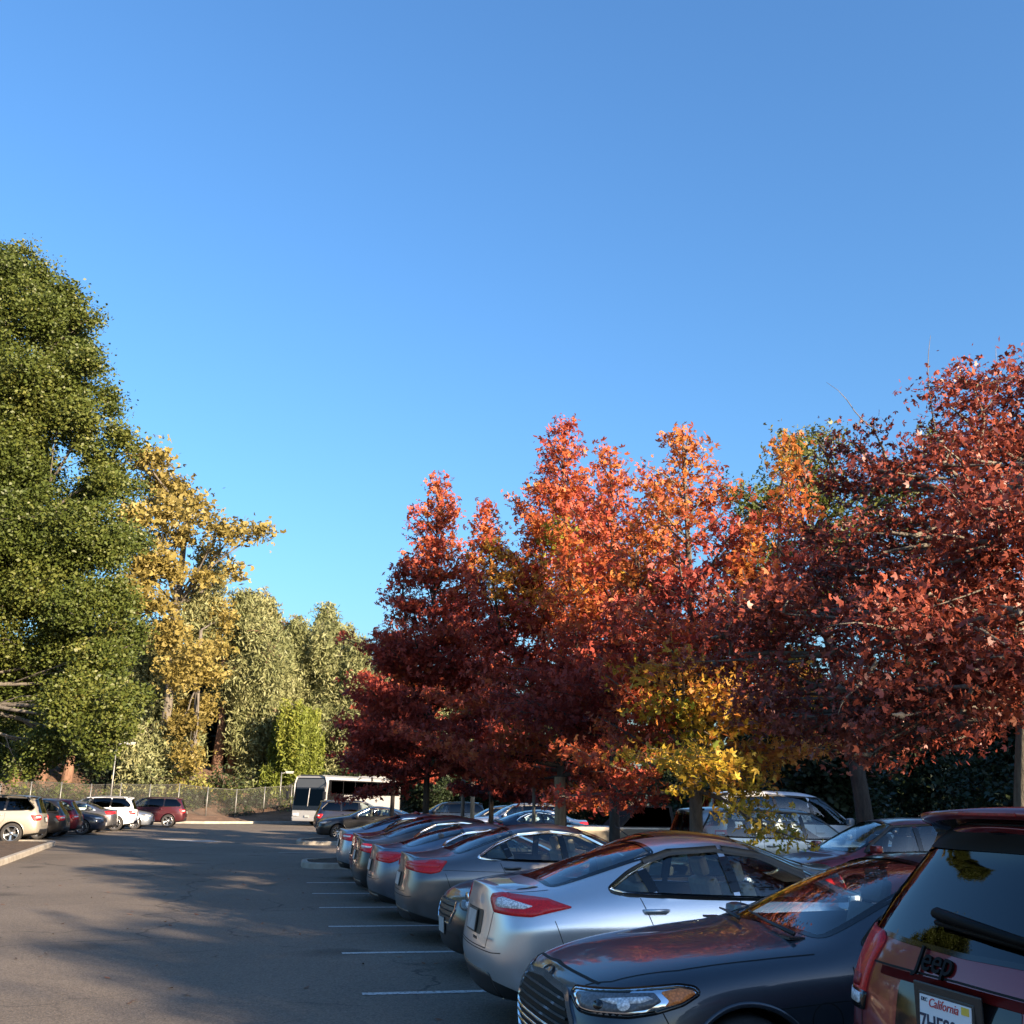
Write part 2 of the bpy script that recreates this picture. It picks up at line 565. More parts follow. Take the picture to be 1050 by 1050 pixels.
def sedan_stations(p):
    """cage of a three-box car. p: dict of overrides; all lengths in metres, x forward"""
    g = dict(W=.925, H=1.49, hood=.985, belt=.0, deck=1.09, cowlx=.80, roofF=-.05, roofR=-.98, deckx=-1.86, front=2.43, rear=2.43, tuck=.0, roofw=1.0, noseh=.80, tailz=1.10, val=.40)
    g.update(p); W = g['W'] / .925; H = g['H'] - 1.49; b = g['belt']
    F = g['front']; B = -g['rear']; hz = g['hood'] - .985; dz = g['deck'] - 1.09; rw = g['roofw']; nh = g['noseh'] - .80; tz = g['tailz'] - 1.10
    def st(x, rows, dx=None):
        return [(x + (dx[i] if dx else 0), r[0] * W, r[1]) for i, r in enumerate(rows)]
    cx, rF, rR, dk = g['cowlx'], g['roofF'], g['roofR'], g['deckx']
    S = []
    # nose, corner
    S.append(st(F - .07, [(0, .21), (.45, .20), (.60, .23), (.66, .42), (.66, .60 + nh * .6), (.60, .755 + nh), (.48, .80 + nh), (.27, .825 + nh), (0, .835 + nh)], [-.10, -.10, -.03, 0, .01, -.05, -.11, -.11, -.10]))
    S.append(st(F - .25, [(0, .19), (.70, .19), (.815, .22), (.865, .42), (.865, .61 + nh * .6), (.80, .77 + nh), (.60, .84 + nh), (.32, .865 + nh), (0, .875 + nh)], [-.05, -.05, -.03, 0, 0, -.05, -.05, -.04, -.02]))
    S.append(st(F - .56, [(0, .18), (.73, .18), (.87, .21), (.908, .42), (.912, .66 + nh * .5), (.855, .83 + hz), (.65, .905 + hz), (.34, .93 + hz), (0, .94 + hz)]))
    S.append(st(F - .95, [(0, .18), (.74, .18), (.88, .21), (.918, .42), (.925, .69), (.875, .885 + hz), (.67, .955 + hz), (.35, .975 + hz), (0, .985 + hz)]))
    S.append(st(cx + .35, [(0, .18), (.74, .18), (.87, .21), (.908, .42), (.92, .71), (.88, .915 + hz * .6 + b), (.68, .99 + hz), (.36, 1.01 + hz), (0, 1.015 + hz)], [0] * 6 + [0, .05, .07]))
    S.append(st(cx, [(0, .18), (.74, .18), (.865, .21), (.902, .42), (.918, .72), (.88, .935 + b), (.69, 1.02 + hz * .8), (.37, 1.035 + hz * .8), (0, 1.04 + hz * .8)], [0] * 6 + [0, .11, .14]))
    m = (cx + rF) / 2
    S.append(st(m, [(0, .18), (.74, .18), (.865, .21), (.90, .42), (.918, .735), (.875, .952 + b), (.635 * rw, 1.235 + H * .6), (.36, 1.265 + H * .6), (0, 1.275 + H * .6)], [0] * 6 + [0, .08, .10]))
    S.append(st(rF, [(0, .18), (.74, .18), (.865, .21), (.90, .42), (.918, .745), (.872, .965 + b), (.585 * rw, 1.40 + H), (.345, 1.45 + H), (0, 1.463 + H)], [0] * 6 + [0, .03, .05]))
    S.append(st((rF + rR) / 2, [(0, .18), (.74, .18), (.865, .21), (.90, .42), (.92, .76), (.875, .985 + b), (.565 * rw, 1.43 + H), (.34, 1.482 + H), (0, 1.495 + H)]))
    S.append(st(rR, [(0, .18), (.74, .18), (.87, .21), (.908, .42), (.928, .78), (.88, 1.005 + b), (.56 * rw, 1.375 + H), (.34, 1.432 + H), (0, 1.448 + H)], [0] * 6 + [0, -.02, -.03]))
    m = (rR + dk) / 2
    S.append(st(m, [(0, .19), (.74, .19), (.88, .22), (.916, .43), (.932, .80), (.875, 1.01 + b * .8), (.605 * rw, 1.20 + H * .5 + dz * .3), (.35, 1.285 + H * .5 + dz * .3), (0, 1.30 + H * .5 + dz * .3)], [0] * 6 + [0, -.06, -.08]))
    S.append(st(dk, [(0, .20), (.73, .20), (.875, .24), (.91, .45), (.92, .81), (.845, .995 + b * .5), (.63, 1.07 + dz), (.36, 1.10 + dz), (0, 1.11 + dz)], [0] * 6 + [.02, -.04, -.06]))
    S.append(st(B + .27, [(0, .23), (.70, .23), (.835, g['val'] - .05), (.875, .55), (.875, .80), (.79, .965 + dz * .5), (.61, 1.045 + dz + tz), (.35, 1.075 + dz + tz), (0, 1.085 + dz + tz)], [0, 0, 0, 0, 0, 0, -.03, -.06, -.07]))
    S.append(st(B + .10, [(0, .25), (.55, .25), (.69, g['val']), (.75, .56), (.735, .76), (.68, .93), (.55, 1.045 + dz + tz), (.33, 1.085 + dz + tz), (0, 1.10 + dz + tz)], [.06, .05, .01, -.025, .02, .035, .06, .02, -.01]))
    fc = [0] + [F - .12, F - .03, F + .0, F + .005, F - .055, F - .12, F - .14] + [0]
    rc = [0] + [B + .12, B + .04, B - .005, B + .045, B + .06, B + .065, B + .06] + [0]
    return S, fc, rc

def wagon_stations(p):
    """cage of a two-box car: hatch, SUV or van with a near upright tail"""
    g = dict(W=.93, H=1.72, hood=1.08, belt=1.08, cowlx=.95, roofF=.15, roofR=-1.9, front=2.4, rear=2.4, roofw=.66, tailx=.28, noseh=1.0, low=.26, tailz=1.15, boxy=1.0)
    g.update(p); W = g['W']; H = g['H']; hd = g['hood']; b = g['belt']; F = g['front']; B = -g['rear']; nh = g['noseh']; lo = g['low']; rw = g['roofw']; bx = g['boxy']
    cx, rF, rR = g['cowlx'], g['roofF'], g['roofR']
    def st(x, rows, dx=None): return [(x + (dx[i] if dx else 0), r[0], r[1]) for i, r in enumerate(rows)]
    S = []
    mid = lo + .30
    S.append(st(F - .07, [(0, lo + .02), (.48, lo + .02), (.64 * W / .93, lo + .06), (.72 * W / .93, mid), (.72 * W / .93, nh - .22), (.67 * W / .93, nh - .08), (.52, nh - .02), (.28, nh), (0, nh + .01)], [-.10, -.08, -.02, 0, -.01, -.05, -.10, -.11, -.10]))
    S.append(st(F - .25, [(0, lo), (.72, lo), (W - .08, lo + .04), (W - .035, mid), (W - .035, nh - .2), (W - .10, nh - .05), (.64, nh + .03), (.33, nh + .045), (0, nh + .05)], [-.05, -.05, -.03, 0, 0, -.03, -.04, -.03, -.02]))
    S.append(st(F - .58, [(0, lo), (.74, lo), (W - .04, lo + .03), (W - .005, mid), (W - .005, nh - .16), (W - .07, (nh + hd) / 2 - .02), (.68, (nh + hd) / 2 + .05), (.34, (nh + hd) / 2 + .06), (0, (nh + hd) / 2 + .06)]))
    S.append(st((F - .58 + cx) / 2, [(0, lo), (.74, lo), (W - .04, lo + .03), (W, mid), (W, nh - .12), (W - .05, hd - .05), (.70, hd + .01), (.35, hd + .03), (0, hd + .03)]))
    S.append(st(cx + .22, [(0, lo), (.74, lo), (W - .05, lo + .03), (W - .01, mid), (W, nh - .1), (W - .045, b - .03), (.715, hd + .03), (.37, hd + .05), (0, hd + .055)], [0] * 6 + [0, .06, .08]))
    S.append(st(cx, [(0, lo), (.74, lo), (W - .05, lo + .03), (W - .015, mid), (W, b - .22), (W - .045, b - .01), (.73, hd + .06), (.38, hd + .07), (0, hd + .075)], [0] * 6 + [0, .10, .13]))
    m = (cx + rF) / 2
    zt = H - .04
    S.append(st(m, [(0, lo), (.74, lo), (W - .05, lo + .03), (W - .015, mid), (W, b - .22), (W - .045, b), (rw + .07, (hd + zt) / 2 + .0), (.38, (hd + zt) / 2 + .045), (0, (hd + zt) / 2 + .055)], [0] * 6 + [0, .08, .10]))
    S.append(st(rF, [(0, lo), (.74, lo), (W - .05, lo + .03), (W - .015, mid), (W, b - .22), (W - .045, b + .01), (rw + .01, zt - .045), (.38, zt - .005), (0, zt)], [0] * 6 + [0, .04, .05]))
    S.append(st((rF * 2 + rR) / 3, [(0, lo), (.74, lo), (W - .05, lo + .03), (W - .015, mid), (W, b - .22), (W - .045, b + .02), (rw, H - .05), (.37, H - .005), (0, H)]))
    S.append(st((rF + rR * 2) / 3, [(0, lo), (.74, lo), (W - .045, lo + .03), (W - .01, mid), (W, b - .22), (W - .05, b + .03), (rw - .005, H - .06), (.36, H - .012), (0, H - .005)]))
    S.append(st(rR, [(0, lo), (.74, lo), (W - .045, lo + .04), (W - .005, mid), (W, b - .22), (W - .055, b + .03), (rw - .02, H - .085), (.36, H - .035), (0, H - .025)]))
    tx = g['tailx']
    S.append(st(B + .26, [(0, lo + .05), (.72, lo + .05), (W - .07, lo + .1), (W - .03, mid + .02), (W - .03, b - .22), (W - .08, b + .02), (rw - .05, H - .12 * bx), (.34, H - .06 * bx), (0, H - .05 * bx)], [0, 0, 0, 0, 0, .04, tx * .9, tx * .62, tx * .55]))
    S.append(st(B + .10, [(0, lo + .08), (.55, lo + .07), (W - .19, lo + .12), (W - .15, mid + .03), (W - .15, b - .22), (W - .18, b + .0), (rw - .10, H - .17), (.34, H - .09), (0, H - .075)], [.06, .05, .0, -.03, 0, .05, tx + .02, tx * .78, tx * .70]))
    fc = [0] + [F - .12, F - .03, F + .0, F - .01, F - .06, F - .12, F - .14] + [0]
    rc = [0] + [B + .12, B + .03, B - .02, B + .04, B + .09, B + .07 + tx, B + .08 + tx * .85] + [0]
    return S, fc, rc
def part(root, name, me, mat, mirror=False, label=None):
    o = link(name, me, mat, root)
    if label: o['label'] = label
    if mirror:
        o2 = link(name, mirror_mesh(me), mat, root)
        if label: o2['label'] = label
        return o, o2
    return o

def sub(parent, name, me, mat):
    return link(name, me, mat, parent)

def plate(root, c, tilt, front=False, text=None, frame=BLACK, bvh=None):
    """number plate hung on the body: frame, white face, and lettering where it can be read"""
    s = -1 if not front else 1
    if bvh is not None:
        pr = P_FRONT if front else P_REAR
        hs = [pr.cast(bvh, y, c[2] + dz)[0].x for y in (-.15, 0, .15) for dz in (-.07, .07)]
        up = (pr.cast(bvh, 0, c[2] + .08)[0].x - pr.cast(bvh, 0, c[2] - .08)[0].x) / .16
        tilt = math.degrees(math.atan(up)); xm = (min(hs) + max(hs)) / 2
        c = (xm + (.010 if front else -.010), c[1], c[2])
    m = MB(); m.box((0, 0, 0), (.012, .33, .175), bev=.004)
    o = m.build('license_plate', frame, root); o.location = c; o.rotation_euler = (0, R(tilt), 0)
    m = MB(); m.box((s * .008, 0, 0), (.004, .305, .152)); f = m.build('plate_face', PLATEW if text else PLATEDIM, o)
    if text:
        for txt, size, y, z, mat, sh, bold in text:
            me = text_mesh(txt, size, .0008, sh, bold)
            t = link('lettering', me, mat, o)
            # text lies in xy facing +z: turn it to face -x (rear)
            t.matrix_local = Matrix.Translation((s * .0115, y, z)) @ Matrix(((0, 0, s, 0), (s * 1.0, 0, 0, 0), (0, 1, 0, 0), (0, 0, 0, 1)))
    return o

def mirror_pair(root, x, y, z, mat):
    for sg in (1, -1):
        m = MB()
        m.box((x, sg * (y + .13), z), (.13, .22, .135), bev=.045)
        o = m.build('wing_mirror', mat, root)
        g = MB(); g.box((x - .062, sg * (y + .13), z), (.012, .17, .095), bev=.004); g.build('mirror_glass', CHROME, o)
        f = MB(); f.box((x + .02, sg * (y + .005), z - .05), (.06, .09, .04), bev=.01); f.build('mirror_foot', BLACK, o)

def build_car(name, spec):
    root = empty(name)
    S, fc, rc = spec['stations']
    me = body_from_cage(S, fc, rc, spec.get('creases', ()), spec.get('mats'), spec.get('lvl', 3))
    bvh = BVHTree.FromPolygons([v.co.copy() for v in me.vertices], [tuple(p.vertices) for p in me.polygons])
    me.materials.append(spec['paint']); me.materials.append(spec.get('lower', BLACK))
    body = link('body', me, None, root)
    cuts = []
    # side glass
    dlo = spec['dlo']; wins = [dlo]
    for (px, pz, sl) in spec['pillars']:
        # a pillar leaning by sl, half width .03
        new = []
        for w in wins:
            a = clip_half(w, px + .028, pz, 1, sl); b = clip_half(w, px - .028, pz, -1, -sl)
            for q in (a, b):
                if len(q) > 2 and max(p[0] for p in q) - min(p[0] for p in q) > .05: new.append(q)
        wins = new
    nm = 0
    for w in wins:
        w = rounded(w, .012, 2)
        xm = sum(p[0] for p in w) / len(w)
        gm = spec.get('glassR', GLASSM) if xm < spec.get('privx', -9) else spec.get('glassF', GLASS)
        part(root, 'side_window', patch_mesh(bvh, P_SIDE, w, -.006, 0, .06), gm, True)
        cuts.append((P_SIDE, w, True))
    part(root, 'window_seal', ribbon_mesh(bvh, P_SIDE, rounded(dlo, .05, 4), .032, .002, .004, True), spec.get('sealmat', BLACK), True)
    for (px, pz, sl) in spec['pillars']:
        zz = [p[1] for p in dlo]
        b = [(px + sl * (pz - z), z) for z in np.linspace(min(zz) + .02, max(zz), 8)]
        b = [p for p in b if inpoly(p, dlo)]
        if len(b) > 1: part(root, 'window_pillar', ribbon_mesh(bvh, P_SIDE, b, .088, .0035), GLOSSB, True)
    if spec.get('chrome'):
        part(root, 'window_trim', ribbon_mesh(bvh, P_SIDE, rounded([(p[0], p[1]) for p in spec['chrome']], .05, 4) if spec.get('chrome_closed', True) else spec['chrome'], spec.get('chromew', .024), .005, .006, spec.get('chrome_closed', True)), CHROME, True)
    # windscreen and rear window
    for key, nm_, mat in (('ws', 'windshield', spec.get('glassW', GLASS)), ('rw', 'rear_window', spec.get('glassB', GLASSM))):
        if key not in spec: continue
        o_, e2_, n_, poly = spec[key]
        pr = Proj(o_, (0, 1, 0), e2_, n_)
        poly = rounded(poly, spec.get(key + 'r', .07), 4)
        part(root, nm_, patch_mesh(bvh, pr, poly, -.004, 0, .06), mat)
        cuts.append((pr, poly, False))
        part(root, 'glass_surround', ribbon_mesh(bvh, pr, poly, spec.get('surw', .045), .002, .0, True), GLOSSB)
    # lines, lamps and trims laid on the body
    for it in spec.get('ribbons', ()):
        nm_, pr, line, w, off, h, closed, mat, mir = it
        part(root, nm_, ribbon_mesh(bvh, pr, line, w, off, h, closed), mat, mir)
    for it in spec.get('patches', ()):
        nm_, pr, poly, off, th, mat, mir = it[:7]
        o = part(root, nm_, patch_mesh(bvh, pr, poly, off, th, .035 if len(it) < 9 else it[8]), mat, mir)
        for s_ in (it[7] if len(it) > 7 and it[7] else ()):
            n2, poly2, off2, th2, mat2 = s_[:5]
            m2 = patch_mesh(bvh, pr, poly2, off2, th2, .03)
            if mir:
                sub(o[0], n2, m2, mat2); sub(o[1], n2, mirror_mesh(m2), mat2)
            else: sub(o, n2, m2, mat2)
    # door handles
    for hx, hz in spec.get('handles', ()):
        h = P_SIDE.cast(bvh, hx, hz)
        for sg in (1, -1):
            m = MB(); y = h[0].y
            m.tube([(hx + .11, sg * (y - .005), hz), (hx + .085, sg * (y + .03), hz), (hx - .085, sg * (y + .03), hz), (hx - .11, sg * (y - .005), hz)], [.012, .017, .017, .012], 8)
            m.build('door_handle', spec.get('handlemat', spec['paint']), root)
    if 'mirror' in spec:
        mx, my, mz = spec['mirror']; mirror_pair(root, mx, my, mz, spec.get('mirrormat', spec['paint']))
    # wheels and wells
    arches = [(ax, spec['wr'] + .01, spec['ar']) for ax in spec['axles']]
    for (ax, az, ar) in arches:
        arc = [(ax + ar * math.cos(t), az + ar * math.sin(t)) for t in np.linspace(-.25, math.pi + .25, 40)]
        part(root, 'wheel_arch', ribbon_mesh(bvh, P_SIDE, [(ax + (ar + .012) * math.cos(t), az + (ar + .012) * math.sin(t)) for t in np.linspace(-.12, math.pi + .12, 40)], spec.get('lipw', .03), .001, .006), spec.get('lipmat', spec['paint']), True)
        w = MB(); ys = (.44, .60, spec['track'] - .03)
        vs = []; fs = []
        for (px, pz) in arc:
            for y in ys: vs.append((px, y, pz))
        for i in range(len(arc) - 1):
            for k in range(2): fs.append((i * 3 + k, i * 3 + k + 1, i * 3 + k + 4, i * 3 + k + 3))
        b0 = len(vs); vs.append((ax, .44, az))
        for i in range(len(arc) - 1): fs.append((b0, i * 3, (i + 1) * 3))
        w.add(vs, fs, True)
        part(root, 'wheel_well', w.mesh('well'), BLACK, True)
    cut_body(me, cuts, arches)
    me.polygons.foreach_set('use_smooth', [True] * len(me.polygons))
    add_wheels(root, spec)
    if spec.get('interior', True): add_interior(root, spec)
    for fn in spec.get('extra', ()): fn(root, bvh, spec)
    return root

def kids(o): return [c for c in bpy.data.objects if c.parent == o]

def copy_tree(o, parent=None, newpaint=None, skip=(), cmap=None):
    if cmap is None:
        cmap = {}
        for c in bpy.data.objects:
            if c.parent: cmap.setdefault(c.parent.name, []).append(c)
    c = o.copy(); COL.objects.link(c)
    if parent is not None: c.parent = parent
    if newpaint is not None and c.type == 'MESH':
        for sl in c.material_slots:
            if sl.material and sl.material.name.startswith('paint '):
                sl.link = 'OBJECT'; sl.material = newpaint
    for ch in cmap.get(o.name, []):
        if ch.name.split('.')[0] in skip: continue
        copy_tree(ch, c, newpaint, skip, cmap)
    return c
# ------------------------------------------------------------------ the kinds of car
def tail_box(z0, z1, y): return [(-y, z0), (y, z0), (y, z1), (-y, z1)]

def sedan_spec(pt, p=None, **kw):
    p = p or {}
    S = sedan_stations(p)
    W = p.get('W', .925); H = p.get('H', 1.49) - 1.49; b = p.get('belt', 0); F = p.get('front', 2.43); B = -p.get('rear', 2.43)
    cx = p.get('cowlx', .80); rF = p.get('roofF', -.05); rR = p.get('roofR', -.98); dk = p.get('deckx', -1.86); dd = p.get('deck', 1.09) - 1.09; hz = p.get('hood', .985) - .985
    # windscreen
    a = Vector((cx + .12, 0, 1.045 + hz)); t = Vector((rF + .04, 0, 1.455 + H)); d = (t - a); Lw = d.length; d.normalize(); n = Vector((-d.z, 0, d.x)) * -1
    if n.z < 0: n = -n
    ws = (a, d, n, [(-.655 * W / .925, .05), (-.33, -.005), (0, -.015), (.33, -.005), (.655 * W / .925, .05), (.53, Lw - .03), (0, Lw + .0), (-.53, Lw - .03)])
    a2 = Vector((dk - .06, 0, 1.115 + dd)); t2 = Vector((rR - .04, 0, 1.44 + H)); d2 = (t2 - a2); L2 = d2.length; d2.normalize(); n2 = Vector((-d2.z, 0, d2.x))
    if n2.z < 0: n2 = -n2
    rw = (a2, d2, n2, [(-.585, .10), (0, .06), (.585, .10), (.52, L2 - .02), (0, L2 + .0), (-.52, L2 - .02)])
    dlo = kw.pop('dlo', [(cx - .13, .985 + b), (cx - .33, 1.10 + b + H * .3), (rF + .02, 1.335 + H), ((rF + rR) / 2, 1.385 + H), (rR + .02, 1.335 + H), (rR - .26, 1.20 + H * .7), (rR - .43, 1.085 + b), (rR - .30, 1.04 + b), (rR + .25, 1.02 + b)])
    sp = dict(stations=S, paint=pt, dlo=dlo, pillars=[(-.33, 1.2, .10), (-1.14, 1.2, .30)], ws=ws, rw=rw, axles=(1.45, -1.40), wr=.335, ar=.375, track=W - .02,
              handles=((-.22, .90 + b), (-1.05, .93 + b)), mirror=(cx - .22, W - .06, 1.0 + b), dashx=cx - .08, dashz=.86,
              mats=lambda i, r: 1 if r <= 1 else 0)
    ribs = [('door_gap', P_SIDE, [(.80, .90), (.80, .55), (.72, .26)], .007, .0015, 0, False, SEAM, True),
            ('door_gap', P_SIDE, [(-.30, 1.0), (-.33, .60), (-.33, .26)], .007, .0015, 0, False, SEAM, True),
            ('door_gap', P_SIDE, [(rR - .27, 1.03 + b), (rR - .23, .93), (-1.03, .66), (-1.00, .30)], .007, .0015, 0, False, SEAM, True),
            ('sill_gap', P_SIDE, [(.72, .26), (-1.0, .27)], .007, .0015, 0, False, SEAM, True),
            ('bumper_gap', P_SIDE, [(B + .54, .86), (B + .60, .70), (B + .645, .50)], .006, .0015, 0, False, SEAM, True),
            ('fender_gap', P_SIDE, [(F - .50, .70), (F - .56, .58), (F - .60, .5)], .006, .0015, 0, False, SEAM, True),
            ('hood_gap', P_TOP, [(F - .185, .53 * W / .925), (F - .30, .635 * W / .925), (F - .65, .735 * W / .925), (cx + .5, .775 * W / .925), (cx + .16, .79 * W / .925)], .008, .0015, 0, False, SEAM, True),
            ('trunk_gap', P_REAR, [(-.47, .62), (-.50, .75), (-.52, .88), (-.60, 1.0)], .007, .0015, 0, False, SEAM, True),
            ('trunk_gap', P_REAR, [(-.47, .62), (.47, .62)], .007, .0015, 0, False, SEAM, False),
            ('trunk_gap', P_TOP, [(B + .14, .56), (B + .33, .62), (dk + .02, .635)], .007, .0015, 0, False, SEAM, True)]
    sp['ribbons'] = ribs + list(kw.pop('ribbons', []))
    sp['patches'] = list(kw.pop('patches', []))
    for k, v in kw.items(): sp[k] = v
    return sp

D130 = P_diag(130); D50 = P_diag(50); D140 = P_diag(140); D40 = P_diag(40)
def da(pr, x, y): return pr.to2((x, y, 0))[0]

def wiper(root, pts, mat=BLACK, r=.009, name='wiper'):
    m = MB(); m.tube(pts, [r * 1.5] + [r] * (len(pts) - 2) + [r * .7], 6); return m.build(name, mat, root)

# ---- sleek mid size saloon (the silver and the grey car in front)
def fusion_tail():
    q = lambda x, y: da(D130, x, y)
    t0 = q(-1.80, .93); t1 = q(-2.36, .52)
    lamp = [(t0, .955), (t0 + .20, 1.012), (t1 - .12, 1.045), (t1, 1.03), (t1 + .02, .985), (t1 - .06, .895), (t0 + .26, .885)]
    inner = [(t0 + .27, .955), (t1 - .15, 1.012), (t1 - .08, 1.0), (t1 - .075, .955), (t1 - .12, .938), (t0 + .33, .935)]
    return [('taillight', D130, rounded(lamp, .02, 3), .010, .02, RED, True, [('reversing_lens', rounded(inner, .015, 3), .0135, .01, CLEAR)])]

def fusion_spec(pt, kind):
    p = dict(W=.925, H=1.485, roofR=-.90, deckx=-1.90, deck=1.085, cowlx=.83, tailz=1.112)
    rib = []; pat = []; ex = []
    if kind == 'tail':
        pat += fusion_tail()
        pat += [('plate_recess', P_REAR, rounded([(-.30, .70), (.30, .70), (.30, .89), (-.30, .89)], .03), .003, 0, BLACK, False),
                ('diffuser', P_REAR, rounded([(-.60, .27), (.60, .27), (.54, .45), (-.54, .45)], .04), .005, .010, BLACK, False)]
        rib += [('bumper_crease', P_REAR, [(-.73, .612), (-.6, .60), (.6, .60), (.73, .612)], .007, .0015, 0, False, SEAM, False),
                ('trunk_lip', P_REAR, [(-.53, 1.075), (0, 1.098), (.53, 1.075)], .02, .001, .005, False, pt, False),
                ('side_crease', P_SIDE, [(1.2, .80), (0, .83), (-1.2, .86), (-1.75, .87)], .004, .001, 0, False, pt, True)]
        def tail(root, bvh, s):
            plate(root, (-2.447, 0, .795), 6, bvh=bvh)
            for sg in (1, -1):
                m = MB(); m.lathe([(.052, -.09), (.052, .0), (.046, .004), (.042, -.002), (.042, -.09)], 20, Matrix.Translation((-2.20, sg * .50, .29)) @ Matrix.Rotation(R(90), 4, 'Z'))
                m.build('exhaust_tip', CHROME, root)
            b = MB(); b.box((-2.43, -.42, .70), (.006, .13, .02)); b.build('badge', BLACK, root)
            b = MB(); b.lathe([(0, .0), (.045, .001), (.05, -.004)], 20, Matrix.Translation((-2.425, 0, .965)) @ Matrix.Rotation(R(90), 4, 'Z') @ Matrix.Diagonal((1.6, 1, .8, 1))); b.build('emblem', CHROME, root)
            b = MB(); b.tube([(-.92, .15, 1.47), (-1.05, .15, 1.56)], [.006, .003], 6); b.build('antenna', BLACK, root)
            v = ribbon_mesh(bvh, P_SIDE, [(.40, 1.19), (.0, 1.345), (-.32, 1.385)], .048, .010, .005); part(root, 'rain_guard', v, BLACK, True)
            v = ribbon_mesh(bvh, P_SIDE, [(-.36, 1.385), (-.8, 1.355), (-1.05, 1.28)], .048, .010, .005); part(root, 'rain_guard', v, BLACK, True)
        ex.append(tail)
    else:
        q = lambda x, y: da(D50, x, y)
        h0 = q(2.33, .50); h1 = q(1.74, .90)   # inner end, outer end
        A = lambda t: h0 + (h1 - h0) * t
        lamp = [(A(0), .735), (A(.02), .765), (A(.45), .785), (A(.85), .818), (A(.96), .81), (A(1.0), .785), (A(.90), .735), (A(.72), .695), (A(.55), .675), (A(.22), .67), (A(.12), .675)]
        ins = [(A(.06), .735), (A(.08), .752), (A(.45), .770), (A(.70), .782), (A(.76), .745), (A(.68), .71), (A(.52), .69), (A(.22), .684), (A(.14), .688)]
        amb = [(A(.74), .785), (A(.86), .805), (A(.95), .796), (A(.975), .782), (A(.89), .742), (A(.78), .722), (A(.81), .75)]
        led = [(A(.30), .735), (A(.34), .742), (A(.66), .765), (A(.70), .755), (A(.62), .735), (A(.42), .722)]
        pj1 = [(A(.50) + .035 * math.cos(t), .722 + .026 * math.sin(t)) for t in np.linspace(0, 6.0, 14)]
        pj2 = [(A(.30) + .03 * math.cos(t), .712 + .022 * math.sin(t)) for t in np.linspace(0, 6.0, 14)]
        pat += [('headlight', D50, rounded(lamp, .02, 3), .007, .02, CHROME, True,
                 [('lamp_bowl', rounded(ins, .012, 3), .010, .01, HEADL), ('turn_signal', rounded(amb, .012, 3), .0105, .01, AMBER),
                  ('projector', pj1, .0125, .006, CLEAR), ('projector', pj2, .0125, .006, GLOSSB), ('lamp_strip', led, .0115, .003, CLEAR)])]
        rib += [('headlight_seal', D50, rounded(lamp, .02, 3), .022, .003, .004, True, GLOSSB, True)]
        g = [(-.44, .735), (0, .765), (.44, .735), (.60, .60), (.585, .52), (.36, .34), (-.36, .34), (-.585, .52), (-.60, .60)]
        pat += [('grille', P_FRONT, rounded(g, .05), .004, 0, WIPER, False),
                ('lower_intake', P_FRONT, rounded([(-.50, .24), (.50, .24), (.60, .31), (-.60, .31)], .03), .004, 0, BLACK, False),
                ('fog_recess', D50, rounded([(A(.15), .40), (A(.15), .52), (A(.55), .50), (A(.62), .42), (A(.5), .36)], .03), .004, 0, BLACK, True)]
        rib += [('grille_surround', P_FRONT, rounded(g, .05), .034, .004, .012, True, CHROME, False)]
        for k in range(9):
            z = .705 - k * .04
            hw = .46 if k == 0 else (.60 - abs(z - .58) * .55 if z > .5 else .56 - (.5 - z) * 1.05) - .05
            rib.append(('grille_slat', P_FRONT, [(-hw, z - .012), (-hw * .5, z), (0, z + .004), (hw * .5, z), (hw, z - .012)], .014, .006, .010, False, CHROME if k else CHROME, False))
        rib += [('hood_gap', P_FRONT, [(-.60, .80), (-.45, .812), (0, .835), (.45, .812), (.60, .80)], .009, .0015, 0, False, SEAM, False)]
        rib += [('side_crease', P_SIDE, [(1.35, .70), (.9, .735), (.2, .75), (-.9, .80), (-1.7, .86)], .006, .001, 0, False, SEAM, True)]
        fl = [(1.05 + .085 * math.cos(t), .62 + .085 * math.sin(t)) for t in np.linspace(0, 2 * math.pi, 25)[:-1]]
        def nose(root, bvh, s):
            h = Proj((0, 0, 0), (0, 1, 0), (-.5, 0, .86), (.86, 0, .5))
            ov = [(.0 + .075 * math.cos(t), -.475 + .034 * math.sin(t)) for t in np.linspace(0, 2 * math.pi, 24)[:-1]]
            for dz in np.linspace(-.6, 0, 25): pass
            c = h.to2((2.33, 0, .79))
            ov = [(c[0] + .075 * math.cos(t), c[1] + .036 * math.sin(t)) for t in np.linspace(0, 2 * math.pi, 24)[:-1]]
            o = part(root, 'emblem', patch_mesh(bvh, h, ov, .006, .01, .02), pt)
            sub(o, 'emblem_ring', ribbon_mesh(bvh, h, ov, .012, .007, .004, True), DARKALLOY)
            wiper(root, [(1.02, .62, 1.045), (1.0, .25, 1.075), (.94, -.12, 1.098)])
            wiper(root, [(1.06, -.02, 1.065), (.99, -.35, 1.075), (.93, -.60, 1.07)])
            c2 = MB(); c2.box((1.0, 0, 1.018), (.10, 1.24, .012)); c2.build('cowl_panel', BLACK, root)
            mm = MB(); mm.box((.08, 0, 1.33), (.04, .22, .06), bev=.012); mm.build('rear_view_mirror', BLACK, root)
            # charging port round on the left fender
            part(root, 'charge_port', ribbon_mesh(bvh, P_SIDE, [(1.0 + .09 * math.cos(t), .64 + .09 * math.sin(t)) for t in np.linspace(0, 2 * math.pi, 28)[:-1]], .008, .0018, 0, True), SEAM)
        ex.append(nose)
